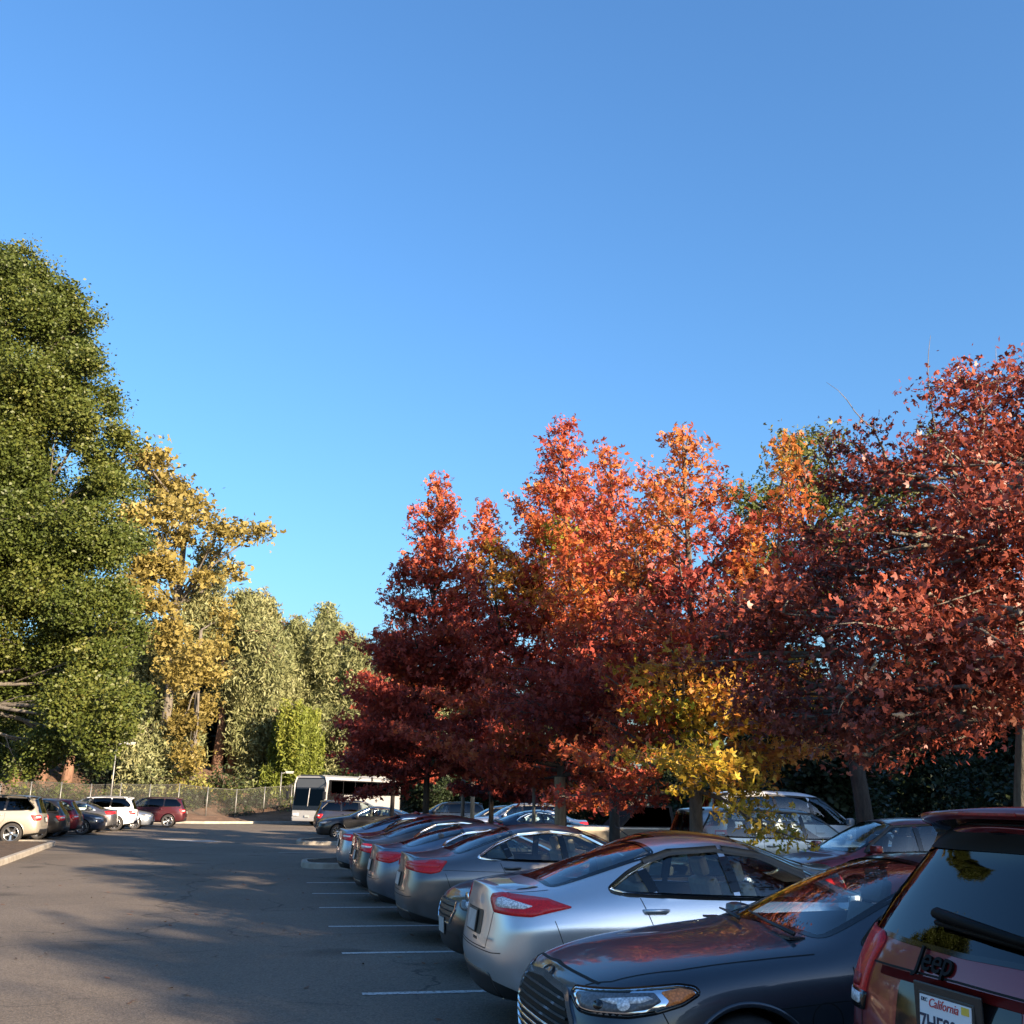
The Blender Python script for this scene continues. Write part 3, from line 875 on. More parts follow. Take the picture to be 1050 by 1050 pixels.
    sp = sedan_spec(pt, p, ribbons=rib, patches=pat, extra=ex, lvl=4, creases=[(11, 13, 8, .5), (11, 13, 7, .5), (11, 13, 6, .5), (3, 13, 4, .45), (1, 13, 2, .7)],
                    chrome=None, dlo=[(.70, .99), (.50, 1.115), (-.02, 1.335), (-.45, 1.382), (-.88, 1.34), (-1.20, 1.205), (-1.42, 1.075), (-1.30, 1.045), (-.60, 1.02)],
                    pillars=[(-.33, 1.2, .10), (-1.08, 1.2, .32)], glassF=GLASS, seatmat=SEATT if kind == 'tail' else SEAT)
    sp['mats'] = (lambda i, r: 1 if (r <= 1 or (r == 2 and i >= 11 and False)) else 0)
    if kind == 'tail':
        sp['chrome'] = [(.66, 1.0), (-.6, 1.035), (-1.30, 1.06), (-1.40, 1.08), (-1.20, 1.19), (-.90, 1.32)]; sp['chrome_closed'] = False; sp['chromew'] = .014
    return sp

# ---- executive saloon with a bright window surround
def exec_spec(pt):
    p = dict(W=.935, H=1.475, roofR=-.95, deckx=-1.78, deck=1.075, front=2.46, rear=2.46, tailz=1.105)
    q = lambda x, y: da(D130, x, y)
    t0 = q(-2.00, .92); t1 = q(-2.42, .42)
    lamp = [(t0, 1.0), (t0 + .16, 1.015), (t1, .985), (t1 + .0, .90), (t0 + .12, .855), (t0 + .02, .88)]
    st = [(t0 + .05, .955), (t1 - .03, .955), (t1 - .03, .94), (t0 + .05, .925)]
    pat = [('taillight', D130, rounded(lamp, .02, 3), .009, .02, RED, True, [('light_strip', st, .012, .004, BRED)]),
           ('plate_recess', P_REAR, rounded(tail_box(.66, .84, .29), .03), .003, 0, BLACK, False),
           ('diffuser', P_REAR, rounded(tail_box(.27, .40, .62), .04), .005, .01, BLACK, False)]
    dl = [(.66, .985), (.46, 1.10), (-.02, 1.325), (-.45, 1.37), (-.92, 1.325), (-1.22, 1.205), (-1.50, 1.045), (-1.36, 1.03), (-.6, 1.01)]
    rib = [('bumper_crease', P_REAR, [(-.72, .575), (-.6, .565), (.6, .565), (.72, .575)], .007, .0015, 0, False, SEAM, False),
           ('side_crease', P_SIDE, [(1.6, .83), (-1.2, .88), (-1.95, .90)], .005, .001, 0, False, SEAM, True)]
    def ex(root, bvh, s):
        plate(root, (-2.478, 0, .75), 5, bvh=bvh)
        m = MB(); m.tube([(-1.0, 0, 1.468), (-1.09, 0, 1.51), (-1.13, 0, 1.50)], [.03, .02, .006], 8); m.build('antenna', pt, root)
        for sg in (1, -1):
            m = MB(); m.lathe([(.04, -.1), (.04, 0), (.034, .002), (.034, -.1)], 16, Matrix.Translation((-2.24, sg * .48, .285)) @ Matrix.Rotation(R(90), 4, 'Z')); m.build('exhaust_tip', CHROME, root)
    return sedan_spec(pt, p, dlo=dl, chrome=dl, chromew=.026, patches=pat, ribbons=rib, extra=[ex], creases=[(11, 13, 7, .4), (11, 13, 6, .4), (3, 13, 4, .5), (1, 13, 2, .7)], pillars=[(-.33, 1.2, .10), (-1.12, 1.2, .34)], lvl=3, seatmat=SEATT)

# ---- two door sports saloon
def coupe_spec(pt):
    p = dict(W=.905, H=1.42, roofF=-.15, roofR=-.85, deckx=-1.80, deck=1.05, front=2.33, rear=2.33, cowlx=.72, tailz=1.125, roofw=.97)
    q = lambda x, y: da(D130, x, y)
    t0 = q(-1.92, .9); t1 = q(-2.28, .50)
    lamp = [(t0, .955), (t0 + .14, .985), (t1 - .1, .985), (t1 + .02, .955), (t1 + .0, .86), (t0 + .15, .83), (t0 + .05, .87)]
    pat = [('taillight', D130, rounded(lamp, .03, 3), .010, .02, RED, True, [('lamp_core', rounded([(t0 + .12, .94), (t1 - .1, .95), (t1 - .1, .89), (t0 + .18, .87)], .02), .0125, .004, BRED)]),
           ('plate_recess', P_REAR, rounded(tail_box(.68, .86, .29), .03), .003, 0, BLACK, False),
           ('diffuser', P_REAR, rounded(tail_box(.26, .37, .62), .04), .005, .01, BLACK, False)]
    dl = [(.56, .975), (.36, 1.08), (-.12, 1.275), (-.48, 1.31), (-.88, 1.255), (-1.16, 1.14), (-1.26, 1.06), (-1.10, 1.025), (-.5, 1.0)]
    def ex(root, bvh, s):
        plate(root, (-2.352, 0, .77), 6, bvh=bvh)
        for sg in (1, -1):
            m = MB(); m.lathe([(.055, -.12), (.055, 0), (.047, .002), (.047, -.12)], 18, Matrix.Translation((-2.12, sg * .46, .285)) @ Matrix.Rotation(R(90), 4, 'Z')); m.build('exhaust_tip', CHROME, root)
    rib = [('bumper_crease', P_REAR, [(-.70, .60), (-.6, .59), (.6, .59), (.70, .60)], .007, .0015, 0, False, SEAM, False)]
    return sedan_spec(pt, p, dlo=dl, chrome=dl, chromew=.028, patches=pat, ribbons=rib, extra=[ex], axles=(1.38, -1.40), wr=.33, ar=.37, pillars=[(-.62, 1.15, .14)], handles=((-.42, .90),),
                      creases=[(11, 13, 7, .5), (11, 13, 6, .5), (1, 13, 2, .7)], dashx=.62, dashz=.84, seatx=-.15, seatz=.47)

# ---- plain saloon with both ends detailed (distant cars)
def plain_sedan_spec(pt, chrome=True):
    p = dict(W=.905, H=1.47, roofR=-.92, deckx=-1.82, front=2.32, rear=2.36, tailz=1.105)
    q = lambda x, y: da(D130, x, y)
    t0 = q(-1.95, .9); t1 = q(-2.3, .50)
    lamp = [(t0, .97), (t1 - .08, 1.0), (t1, .965), (t1, .88), (t0 + .13, .84), (t0 + .03, .90)]
    q2 = lambda x, y: da(D50, x, y)
    h0 = q2(2.22, .52); h1 = q2(1.72, .88)
    hl = [(h0, .70), (h0 + .02, .745), ((h0 + h1) / 2, .775), (h1, .80), (h1 + .01, .785), (h1 - .12, .69), ((h0 + h1) / 2, .655), (h0 + .08, .655)]
    g = [(-.42, .72), (.42, .72), (.46, .64), (.34, .50), (-.34, .50), (-.46, .64)]
    pat = [('taillight', D130, rounded(lamp, .03, 3), .009, .02, RED, True, [('lamp_core', rounded([(t0 + .18, .95), (t1 - .06, .965), (t1 - .06, .93), (t0 + .2, .92)], .01), .012, .004, CLEAR)]),
           ('headlight', D50, rounded(hl, .02, 3), .008, .02, HEADL, True, [('lamp_bowl', rounded([(h0 + .10, .735), (h1 - .16, .765), (h1 - .2, .70), (h0 + .14, .68)], .03), .011, .004, CLEAR)]),
           ('grille', P_FRONT, rounded(g, .03), .004, 0, BLACK, False),
           ('lower_intake', P_FRONT, rounded([(-.62, .25), (.62, .25), (.56, .42), (-.56, .42)], .04), .004, 0, BLACK, False),
           ('plate_recess', P_REAR, rounded(tail_box(.70, .87, .29), .03), .003, 0, BLACK, False),
           ('diffuser', P_REAR, rounded(tail_box(.26, .38, .60), .04), .005, .01, BLACK, False)]
    rib = [('grille_surround', P_FRONT, rounded(g, .03), .024, .004, .008, True, CHROME, False)]
    for k in range(3): rib.append(('grille_slat', P_FRONT, [(-.40 + abs(k - 0) * .03, .67 - k * .05), (.40 - k * .03, .67 - k * .05)], .014, .006, .006, False, DARKALLOY, False))
    dl = [(.66, .985), (.46, 1.10), (-.02, 1.32), (-.45, 1.365), (-.90, 1.32), (-1.20, 1.19), (-1.36, 1.08), (-1.24, 1.04), (-.6, 1.01)]
    def ex(root, bvh, s):
        plate(root, (-2.377, 0, .785), 6, bvh=bvh); plate(root, (2.33, 0, .46), 0, True, bvh=bvh)
    return sedan_spec(pt, p, dlo=dl, chrome=dl if chrome else None, chromew=.02, patches=pat, ribbons=rib, extra=[ex], axles=(1.38, -1.38), wr=.325, ar=.365, pillars=[(-.33, 1.2, .10), (-1.08, 1.2, .34)])

# ---- two-box cars
def wagon_spec(pt, p, kind='suv', **kw):
    S = wagon_stations(p)
    g = dict(W=.93, H=1.72, hood=1.08, belt=1.08, cowlx=.95, roofF=.15, roofR=-1.9, front=2.4, rear=2.4, roofw=.66, tailx=.28, noseh=1.0, low=.26, boxy=1.0); g.update(p)
    W, H, hd, b, cx, rF, rR, F, B, nh = g['W'], g['H'], g['hood'], g['belt'], g['cowlx'], g['roofF'], g['roofR'], g['front'], -g['rear'], g['noseh']; tx = g['tailx']; rw_ = g['roofw']
    zt = H - .04
    a = Vector((cx + .12, 0, hd + .085)); t = Vector((rF + .06, 0, zt + .0)); d = t - a; L = d.length; d.normalize(); n = Vector((d.z, 0, -d.x))
    if n.z < 0: n = -n
    ws = (a, d, n, [(-.70, .06), (-.35, .0), (0, -.01), (.35, .0), (.70, .06), (rw_ - .03, L - .03), (0, L), (-rw_ + .03, L - .03)])
    a2 = Vector((B + .06 + .03, 0, b)); t2 = Vector((B + .10 + tx * .75, 0, H - .10)); d2 = t2 - a2; L2 = d2.length; d2.normalize(); n2 = Vector((-d2.z, 0, d2.x))
    if n2.x > 0: n2 = -n2
    rwp = (a2, d2, n2, kw.pop('rwpoly', [(-.68, .04), (0, .01), (.68, .04), (rw_ - .10, L2 - .06), (0, L2 - .03), (-rw_ + .10, L2 - .06)]))
    zr = H - .125
    dl = kw.pop('dlo', [(cx - .14, b + .05), (cx - .32, b + .17), (rF + .08, zr - .02), ((rF + rR) / 2, zr + .03), (rR + .05, zr), (B + .52 + tx * .5, zr - .04), (B + .36, b + .20), (B + .40, b + .10), ((cx + rR) / 2, b + .065)])
    sp = dict(stations=S, paint=pt, dlo=dl, pillars=[(rF - .30, b + .3, .06), (rF - 1.22, b + .3, .06)], ws=ws, rw=rwp, axles=(F - .95, B + 1.02), wr=.365, ar=.41, track=W - .015, ww=.24,
              handles=((rF - .18, b - .10), (rF - 1.08, b - .08)), mirror=(cx - .26, W - .07, b + .11), dashx=cx - .05, dashz=b - .12, seatx=.1, seatz=.68, glassR=GLASSD, glassB=GLASSD, privx=rF - .3,
              mats=lambda i, r: 1 if r <= 1 else 0, spokes=5, spoke='split', rwr=.06)
    q = lambda x, y: da(D130, x, y); q2 = lambda x, y: da(D50, x, y)
    t0 = q(B + .40, W); t1 = q(B + .05, W - .24)
    h0 = q2(F - .10, .55); h1 = q2(F - .50, W - .03)
    lamps = kw.pop('tail', [(t0, b - .07), (t1, b - .08), (t1 + .0, b - .24), (t0 + .10, b - .28), (t0 + .04, b - .18)])
    pat = [('taillight', D130, rounded(lamps, .03, 3), .010, .02, RED, True, [('lamp_core', rounded([(t0 + .16, b - .12), (t1 - .04, b - .12), (t1 - .04, b - .17), (t0 + .16, b - .18)], .015), .0125, .004, CLEAR if kind != 'jeep' else DRED)]),
           ('headlight', D50, rounded([(h0, nh - .22), (h0, nh - .11), (h1, nh - .05), (h1 + .02, nh - .12), (h1 - .10, nh - .22)], .03), .008, .02, HEADL, True, [('lamp_bowl', rounded([(h0 + .08, nh - .2), (h0 + .08, nh - .12), (h1 - .14, nh - .09), (h1 - .16, nh - .19)], .03), .011, .004, CLEAR)]),
           ('grille', P_FRONT, rounded([(-.48, nh - .26), (.48, nh - .26), (.52, nh - .10), (-.52, nh - .10)], .04), .004, 0, BLACK, False),
           ('lower_intake', P_FRONT, rounded([(-.6, g['low'] + .08), (.6, g['low'] + .08), (.55, g['low'] + .24), (-.55, g['low'] + .24)], .04), .004, 0, BLACK, False)]
    if kind != 'jeep':
        pat.append(('plate_recess', P_REAR, rounded(tail_box(b - .34, b - .14, .29), .03), .003, 0, BLACK, False))
        pat.append(('diffuser', P_REAR, rounded(tail_box(g['low'] + .10, g['low'] + .26, .70), .04), .005, .01, BLACK, False))
    rib = [('door_gap', P_SIDE, [(cx - .05, b - .08), (cx - .05, .6), (cx - .12, g['low'] + .08)], .008, .0015, 0, False, SEAM, True),
           ('door_gap', P_SIDE, [(rF - .28, b), (rF - .32, .6), (rF - .32, g['low'] + .08)], .008, .0015, 0, False, SEAM, True),
           ('door_gap', P_SIDE, [(rF - 1.24, b), (rF - 1.24, .85), (rF - 1.08, .62), (rF - 1.05, g['low'] + .08)], .008, .0015, 0, False, SEAM, True),
           ('sill_gap', P_SIDE, [(cx - .12, g['low'] + .09), (rF - 1.05, g['low'] + .09)], .008, .0015, 0, False, SEAM, True),
           ('hood_gap', P_TOP, [(F - .30, .66), (F - .7, .76), (cx + .22, .80)], .008, .0015, 0, False, SEAM, True),
           ('tailgate_gap', P_REAR, [(-.70, b - .04), (-.66, b - .34), (-.60, g['low'] + .36), (.60, g['low'] + .36), (.66, b - .34), (.70, b - .04)], .008, .0015, 0, False, SEAM, False)]
    sp['ribbons'] = rib + list(kw.pop('ribbons', [])); sp['patches'] = pat + list(kw.pop('patches', []))
    ex = []
    if kind in ('suv', 'van'):
        def fn(root, bvh, s):
            plate(root, (B - .012, 0, b - .24), 4, bvh=bvh)
            if kind == 'suv':
                for sg in (1, -1):
                    m = MB(); y = sg * (rw_ - .09); tz = lambda x: P_TOP.cast(bvh, x, y)[0].z
                    m.tube([(rF - .15, y, tz(rF - .15) - .01)] + [(x, y, tz(x) + .035) for x in np.linspace(rF - .24, rR + .25, 7)] + [(rR + .14, y, tz(rR + .14) - .01)], .017, 8); m.build('roof_rail', CHROME if kw.get('rails') == 'chrome' else DARKALLOY, root)
            # roof spoiler over the tailgate
            m = MB(); xs = B + .20 + tx * .78
            m.add([(xs + .16, -rw_ + .06, H - .055), (xs + .16, rw_ - .06, H - .055), (xs - .05, rw_ - .14, H - .095), (xs - .05, -rw_ + .14, H - .095),
                   (xs + .16, -rw_ + .06, H - .10), (xs + .16, rw_ - .06, H - .10), (xs - .05, rw_ - .14, H - .12), (xs - .05, -rw_ + .14, H - .12)],
                  [(0, 3, 2, 1), (4, 5, 6, 7), (0, 1, 5, 4), (1, 2, 6, 5), (2, 3, 7, 6), (3, 0, 4, 7)])
            m.build('roof_spoiler', s['paint'], root)
            wiper(root, [tuple(a2 + d2 * .06 + n2 * .03), tuple(a2 + d2 * .10 + n2 * .03 + Vector((0, -.2, 0))), tuple(a2 + d2 * .13 + n2 * .03 + Vector((0, -.42, 0)))])
        ex.append(fn)
    sp['extra'] = ex + list(kw.pop('extra', []))
    kw.pop('rails', None)
    for k, v in kw.items(): sp[k] = v
    return sp
# ---- the big red sport utility at the right edge
JEEPRED = paint('deep red', (.19, .012, .014), .45, .28, 1.0, .04)
def jeep_spec():
    p = dict(W=.97, H=1.765, hood=1.12, belt=1.17, cowlx=.95, roofF=.25, roofR=-1.80, front=2.41, rear=2.41, roofw=.70, tailx=.34, noseh=1.06, low=.28, boxy=1.0)
    q = lambda x, y: da(D130, x, y)
    t0 = q(-2.10, .97); t1 = q(-2.345, .72)
    tail = [(t0, 1.20), (t0 + .06, 1.245), (t1 - .04, 1.235), (t1, 1.20), (t1 + .01, .96), (t1 - .03, .93), (t0 + .09, .93), (t0 + .03, .96)]
    low = [(t0 + .08, .985), (t1 - .03, .985), (t1 - .03, .945), (t0 + .10, .945)]
    rwp = [(-.80, .13), (-.4, .085), (0, .07), (.4, .085), (.80, .13), (.665, .53), (0, .56), (-.665, .53)]
    pat = [('lamp_base', D130, rounded([(t0 + .06, .99), (t1 + .02, .99), (t1 + .02, .915), (t0 + .12, .915)], .015), .012, .012, GLOSSB, True, [('reversing_lens', rounded([(t0 + .13, .978), (t1 - .01, .978), (t1 - .01, .935), (t0 + .15, .935)], .01), .015, .004, CLEAR)]),
           ('tailgate_recess', P_REAR, rounded([(-.36, .84), (.36, .84), (.36, 1.10), (-.36, 1.10)], .05), .002, 0, GLOSSB, False),
           ('rear_bumper_trim', P_REAR, rounded([(-.80, .36), (.80, .36), (.72, .52), (-.72, .52)], .04), .006, .012, BLACK, False)]
    pat.append(('tailgate_top_panel', P_REAR, rounded([(-.66, 1.585), (.66, 1.585), (.60, 1.69), (-.60, 1.69)], .03), .006, 0, WIPER, False))
    rib = [('tailgate_bar', P_REAR, [(-.50, 1.095), (0, 1.10), (.50, 1.095)], .035, .002, .014, False, JEEPRED, False),
           ('tailgate_crease', P_REAR, [(-.72, 1.115), (0, 1.125), (.72, 1.115)], .008, .0015, 0, False, SEAM, False),
           ('bumper_crease', P_REAR, [(-.86, .80), (-.62, .77), (.62, .77), (.86, .80)], .010, .0015, 0, False, SEAM, False)]
    def ex(root, bvh, s):
        def at(y, z, off=0.0):
            h = P_REAR.cast(bvh, y, z); return h[0] + h[1] * off
        # spoiler: a blade over the window with a black underside and end winglets
        H = 1.765; xs = -1.90
        prof = lambda y: (xs - .20 + .16 * (abs(y) / .66) ** 3, H - .010 - .026 * (abs(y) / .66) ** 2.2)
        ys = np.linspace(-.66, .66, 25); top = []; V = []; Fc = []
        for y in ys:
            xe, ze = prof(y)
            V += [(xs + .32, y * .96, ze + .012), (xs + .06, y * .985, ze + .010), (xe, y, ze - .008), (xe + .008, y, ze - .034), (xs + .05, y * .97, ze - .075), (xs + .30, y * .94, ze - .06)]
        for i in range(len(ys) - 1):
            for k in range(5): Fc.append((i * 6 + k, (i + 1) * 6 + k, (i + 1) * 6 + k + 1, i * 6 + k + 1))
        Fc += [tuple(range(6))[::-1], tuple(range(len(ys) * 6 - 6, len(ys) * 6))]
        m = MB(); m.add(V, Fc, True); sp = m.build('roof_spoiler', JEEPRED, root)
        V = []; Fc = []
        for y in ys:
            xe, ze = prof(y)
            V += [(xe + .03, y * .97, ze - .036), (xs + .02, y * .955, ze - .085), (xs - .075, y * .92, ze - .235)]
        for i in range(len(ys) - 1):
            for k in range(2): Fc.append((i * 3 + k, i * 3 + k + 1, (i + 1) * 3 + k + 1, (i + 1) * 3 + k))
        m = MB(); m.add(V, Fc, True); link('spoiler_underside', m.mesh('u'), GLOSSB, root)
        m = MB(); m.box((prof(0)[0] + .012, 0, prof(0)[1] - .022), (.02, .34, .016), bev=.004); m.build('brake_light', DRED, root)
        # wiper arm and its cover
        c0 = at(.10, 1.305, .03)
        m = MB(); m.lathe([(0, .035), (.034, .03), (.042, .0)], 16, Matrix.Translation(at(.22, 1.32, .0)) @ Matrix.Rotation(R(-90), 4, 'Z')); 
        pts = [at(.24, 1.325, .03), at(.19, 1.32, .05), at(-.05, 1.30, .05), at(-.29, 1.28, .045), at(-.5, 1.27, .03)]
        m.tube([at(.22, 1.30, .02), at(-.13, 1.28, .022), at(-.48, 1.258, .02)], .012, 6)
        m.tube(pts, [.016, .024, .022, .018, .010], 8); m.build('rear_wiper', WIPER, root)
        # badge, plate
        me = text_mesh('Jeep', .135, .005, 0, .0012)
        o = link('badge', me, WIPER, root); tl = math.degrees(math.atan((at(.17, 1.23).x - at(.17, 1.12).x) / .11)); c = at(.145, 1.17, .008)
        o.matrix_local = Matrix.Translation(c) @ Matrix.Rotation(R(tl), 4, 'Y') @ Matrix(((0, 0, -1, 0), (-1, 0, 0, 0), (0, 1, 0, 0), (0, 0, 0, 1)))
        INK = simple('plate ink', (.012, .02, .06), .5); SCR = simple('script red', (.55, .03, .04), .5)
        c = at(0.0, .985, .012)
        pl = plate(root, c, 4, False, [('7HES014', .083, 0, -.022, INK, 0, .001), ('California', .046, .008, .053, SCR, .35, 0), ('DEC', .020, .122, .060, INK, 0, 0)], BLACK)
        st = MB(); st.box((-.0112, -.122, .058), (.002, .042, .026)); st.build('year_sticker', simple('sticker yellow', (.72, .48, .05), .5), pl)
        m = MB(); m.box((c.x + .008, 0, c.z), (.012, .40, .235), bev=.005); m.build('plate_holder', BLACK, root)
        for sg in (1, -1):
            m = MB(); y = sg * .64
            tz = lambda x: P_TOP.cast(bvh, x, y)[0].z
            m.tube([(.05, y, tz(.05) - .01)] + [(x, y, tz(x) + .035) for x in np.linspace(-.05, -1.45, 7)] + [(-1.55, y, tz(-1.55) - .01)], .017, 8); m.build('roof_rail', DARKALLOY, root)
    sp = wagon_spec(JEEPRED, p, 'jeep', tail=tail, rwpoly=rwp, patches=pat, ribbons=rib, extra=[ex], lvl=4, wr=.385, ar=.43, lipmat=JEEPRED, surw=.022)
    sp['mats'] = lambda i, r: 1 if r <= 1 else 0
    return sp
# ------------------------------------------------------------------ camera frame: where a line of sight meets a depth
CAM_P = Vector((0, 0, 1.75)); FPX = 1050.0
PITCH, YAW, ROLL = R(15.8016), R(12.8603), 0.0165
_f = Vector((math.sin(YAW) * math.cos(PITCH), math.cos(YAW) * math.cos(PITCH), math.sin(PITCH)))
_r0 = Vector((math.cos(YAW), -math.sin(YAW), 0)); _u0 = _r0.cross(_f)
_r = _r0 * math.cos(ROLL) + _u0 * math.sin(ROLL); _u = _r.cross(_f)
def at(px, py, Y):
    d = _f * FPX + _r * (px - 525) - _u * (py - 525)
    return CAM_P + d * (Y / d.y)

# ------------------------------------------------------------------ ground materials
def asphalt_mat():
    m, nt, out = new_mat('asphalt')
    p = N(nt, 'ShaderNodeBsdfPrincipled'); tc = N(nt, 'ShaderNodeTexCoord'); L = nt.links.new
    big = N(nt, 'ShaderNodeTexNoise', i_Scale=0.22, i_Detail=7.0, i_Roughness=0.6); L(tc.outputs['Object'], big.inputs['Vector'])
    r1 = ramp(nt, [(0.3, (.098, .081, .064)), (0.7, (.145, .120, .095))]); L(big.outputs['Fac'], r1.inputs[0])
    sp = N(nt, 'ShaderNodeTexVoronoi', i_Scale=62.0); L(tc.outputs['Object'], sp.inputs['Vector'])
    r2 = ramp(nt, [(0.0, (.45, .45, .45)), (1.0, (1.7, 1.68, 1.62))]); L(sp.outputs['Color'], r2.inputs[0])
    mu = N(nt, 'ShaderNodeMixRGB', blend_type='MULTIPLY'); mu.inputs[0].default_value = 0.75; L(r1.outputs[0], mu.inputs[1]); L(r2.outputs[0], mu.inputs[2])
    # bright grit
    g = N(nt, 'ShaderNodeTexVoronoi', i_Scale=24.0); L(tc.outputs['Object'], g.inputs['Vector'])
    r3 = ramp(nt, [(0.05, (1, 1, 1)), (0.11, (0, 0, 0))]); L(g.outputs['Distance'], r3.inputs[0])
    g2 = N(nt, 'ShaderNodeTexNoise', i_Scale=90.0, i_Detail=0.0); L(tc.outputs['Object'], g2.inputs['Vector'])
    r3b = ramp(nt, [(0.55, (0, 0, 0)), (0.62, (1, 1, 1))]); L(g2.outputs['Fac'], r3b.inputs[0])
    mm = N(nt, 'ShaderNodeMath', operation='MULTIPLY'); L(r3.outputs[0], mm.inputs[0]); L(r3b.outputs[0], mm.inputs[1])
    mx = N(nt, 'ShaderNodeMixRGB'); mx.inputs[2].default_value = (.27, .25, .22, 1); L(mm.outputs[0], mx.inputs[0]); L(mu.outputs[0], mx.inputs[1])
    # hair cracks
    dn = N(nt, 'ShaderNodeTexNoise', i_Scale=0.7, i_Detail=5.0); L(tc.outputs['Object'], dn.inputs['Vector'])
    add = N(nt, 'ShaderNodeVectorMath', operation='MULTIPLY_ADD'); add.inputs[1].default_value = (1.6, 1.6, 0); L(dn.outputs['Color'], add.inputs[0]); L(tc.outputs['Object'], add.inputs[2])
    cr = N(nt, 'ShaderNodeTexVoronoi', i_Scale=0.11, feature='DISTANCE_TO_EDGE'); L(add.outputs[0], cr.inputs['Vector'])
    r4 = ramp(nt, [(0.0006, (.25, .25, .25)), (0.0022, (1, 1, 1))]); L(cr.outputs['Distance'], r4.inputs[0])
    mc = N(nt, 'ShaderNodeMixRGB', blend_type='MULTIPLY'); mc.inputs[0].default_value = 0.8; L(mx.outputs[0], mc.inputs[1]); L(r4.outputs[0], mc.inputs[2])
    # old oil spots
    oi = N(nt, 'ShaderNodeTexVoronoi', i_Scale=0.42); L(add.outputs[0], oi.inputs['Vector'])
    r5 = ramp(nt, [(0.05, (.42, .41, .40)), (0.20, (1, 1, 1))]); L(oi.outputs['Distance'], r5.inputs[0])
    mo = N(nt, 'ShaderNodeMixRGB', blend_type='MULTIPLY'); mo.inputs[0].default_value = 0.85; L(mc.outputs[0], mo.inputs[1]); L(r5.outputs[0], mo.inputs[2])
    # patched and sealed areas with a shape of their own
    pn = N(nt, 'ShaderNodeTexVoronoi', i_Scale=0.085, distance='CHEBYCHEV'); L(add.outputs[0], pn.inputs['Vector'])
    r6 = ramp(nt, [(0.0, (.80, .80, .80)), (0.35, (1, 1, 1)), (0.7, (1.12, 1.11, 1.09))]); L(pn.outputs['Color'], r6.inputs[0])
    mp = N(nt, 'ShaderNodeMixRGB', blend_type='MULTIPLY'); mp.inputs[0].default_value = 0.7; L(mo.outputs[0], mp.inputs[1]); L(r6.outputs[0], mp.inputs[2])
    cr2 = N(nt, 'ShaderNodeTexVoronoi', i_Scale=0.35, feature='DISTANCE_TO_EDGE'); L(add.outputs[0], cr2.inputs['Vector'])
    r7 = ramp(nt, [(0.002, (.35, .35, .35)), (0.007, (1, 1, 1))]); L(cr2.outputs['Distance'], r7.inputs[0])
    cm = N(nt, 'ShaderNodeTexNoise', i_Scale=.25, i_Detail=2.0); L(tc.outputs['Object'], cm.inputs['Vector'])
    r8 = ramp(nt, [(0.47, (0, 0, 0)), (0.56, (1, 1, 1))]); L(cm.outputs['Fac'], r8.inputs[0])
    mq = N(nt, 'ShaderNodeMixRGB', blend_type='MULTIPLY'); L(r8.outputs[0], mq.inputs[0]); L(mp.outputs[0], mq.inputs[1]); L(r7.outputs[0], mq.inputs[2])
    L(mq.outputs[0], p.inputs['Base Color']); p.inputs['Roughness'].default_value = 0.86; p.inputs['Specular IOR Level'].default_value = 0.35
    b = N(nt, 'ShaderNodeBump', i_Strength=0.55, i_Distance=0.006); L(sp.outputs['Distance'], b.inputs['Height']); L(b.outputs[0], p.inputs['Normal'])
    L(p.outputs[0], out.inputs[0]); return m

def soil_mat(name, a, b, c, sc=1.4):
    m, nt, out = new_mat(name); L = nt.links.new
    p = N(nt, 'ShaderNodeBsdfPrincipled'); tc = N(nt, 'ShaderNodeTexCoord')
    n1 = N(nt, 'ShaderNodeTexNoise', i_Scale=sc, i_Detail=10.0, i_Roughness=0.72); L(tc.outputs['Object'], n1.inputs['Vector'])
    r = ramp(nt, [(0.3, a), (0.52, b), (0.72, c)]); L(n1.outputs['Fac'], r.inputs[0])
    v = N(nt, 'ShaderNodeTexVoronoi', i_Scale=sc * 16); L(tc.outputs['Object'], v.inputs['Vector'])
    r2 = ramp(nt, [(0, (.55, .55, .55)), (1, (1.35, 1.35, 1.35))]); L(v.outputs['Color'], r2.inputs[0])
    mu = N(nt, 'ShaderNodeMixRGB', blend_type='MULTIPLY'); mu.inputs[0].default_value = .8; L(r.outputs[0], mu.inputs[1]); L(r2.outputs[0], mu.inputs[2])
    L(mu.outputs[0], p.inputs['Base Color']); p.inputs['Roughness'].default_value = .95
    bp = N(nt, 'ShaderNodeBump', i_Strength=.8, i_Distance=.05); L(v.outputs['Distance'], bp.inputs['Height']); L(bp.outputs[0], p.inputs['Normal'])
    L(p.outputs[0], out.inputs[0]); return m

def concrete_mat():
    m, nt, out = new_mat('kerb concrete'); L = nt.links.new
    p = N(nt, 'ShaderNodeBsdfPrincipled'); tc = N(nt, 'ShaderNodeTexCoord')
    n1 = N(nt, 'ShaderNodeTexNoise', i_Scale=3.0, i_Detail=9.0, i_Roughness=.7); L(tc.outputs['Object'], n1.inputs['Vector'])
    r = ramp(nt, [(0.3, (.19, .17, .14)), (0.7, (.36, .33, .28))]); L(n1.outputs['Fac'], r.inputs[0])
    L(r.outputs[0], p.inputs['Base Color']); p.inputs['Roughness'].default_value = .9
    b = N(nt, 'ShaderNodeBump', i_Strength=.3, i_Distance=.01); L(n1.outputs['Fac'], b.inputs['Height']); L(b.outputs[0], p.inputs['Normal'])
    L(p.outputs[0], out.inputs[0]); return m

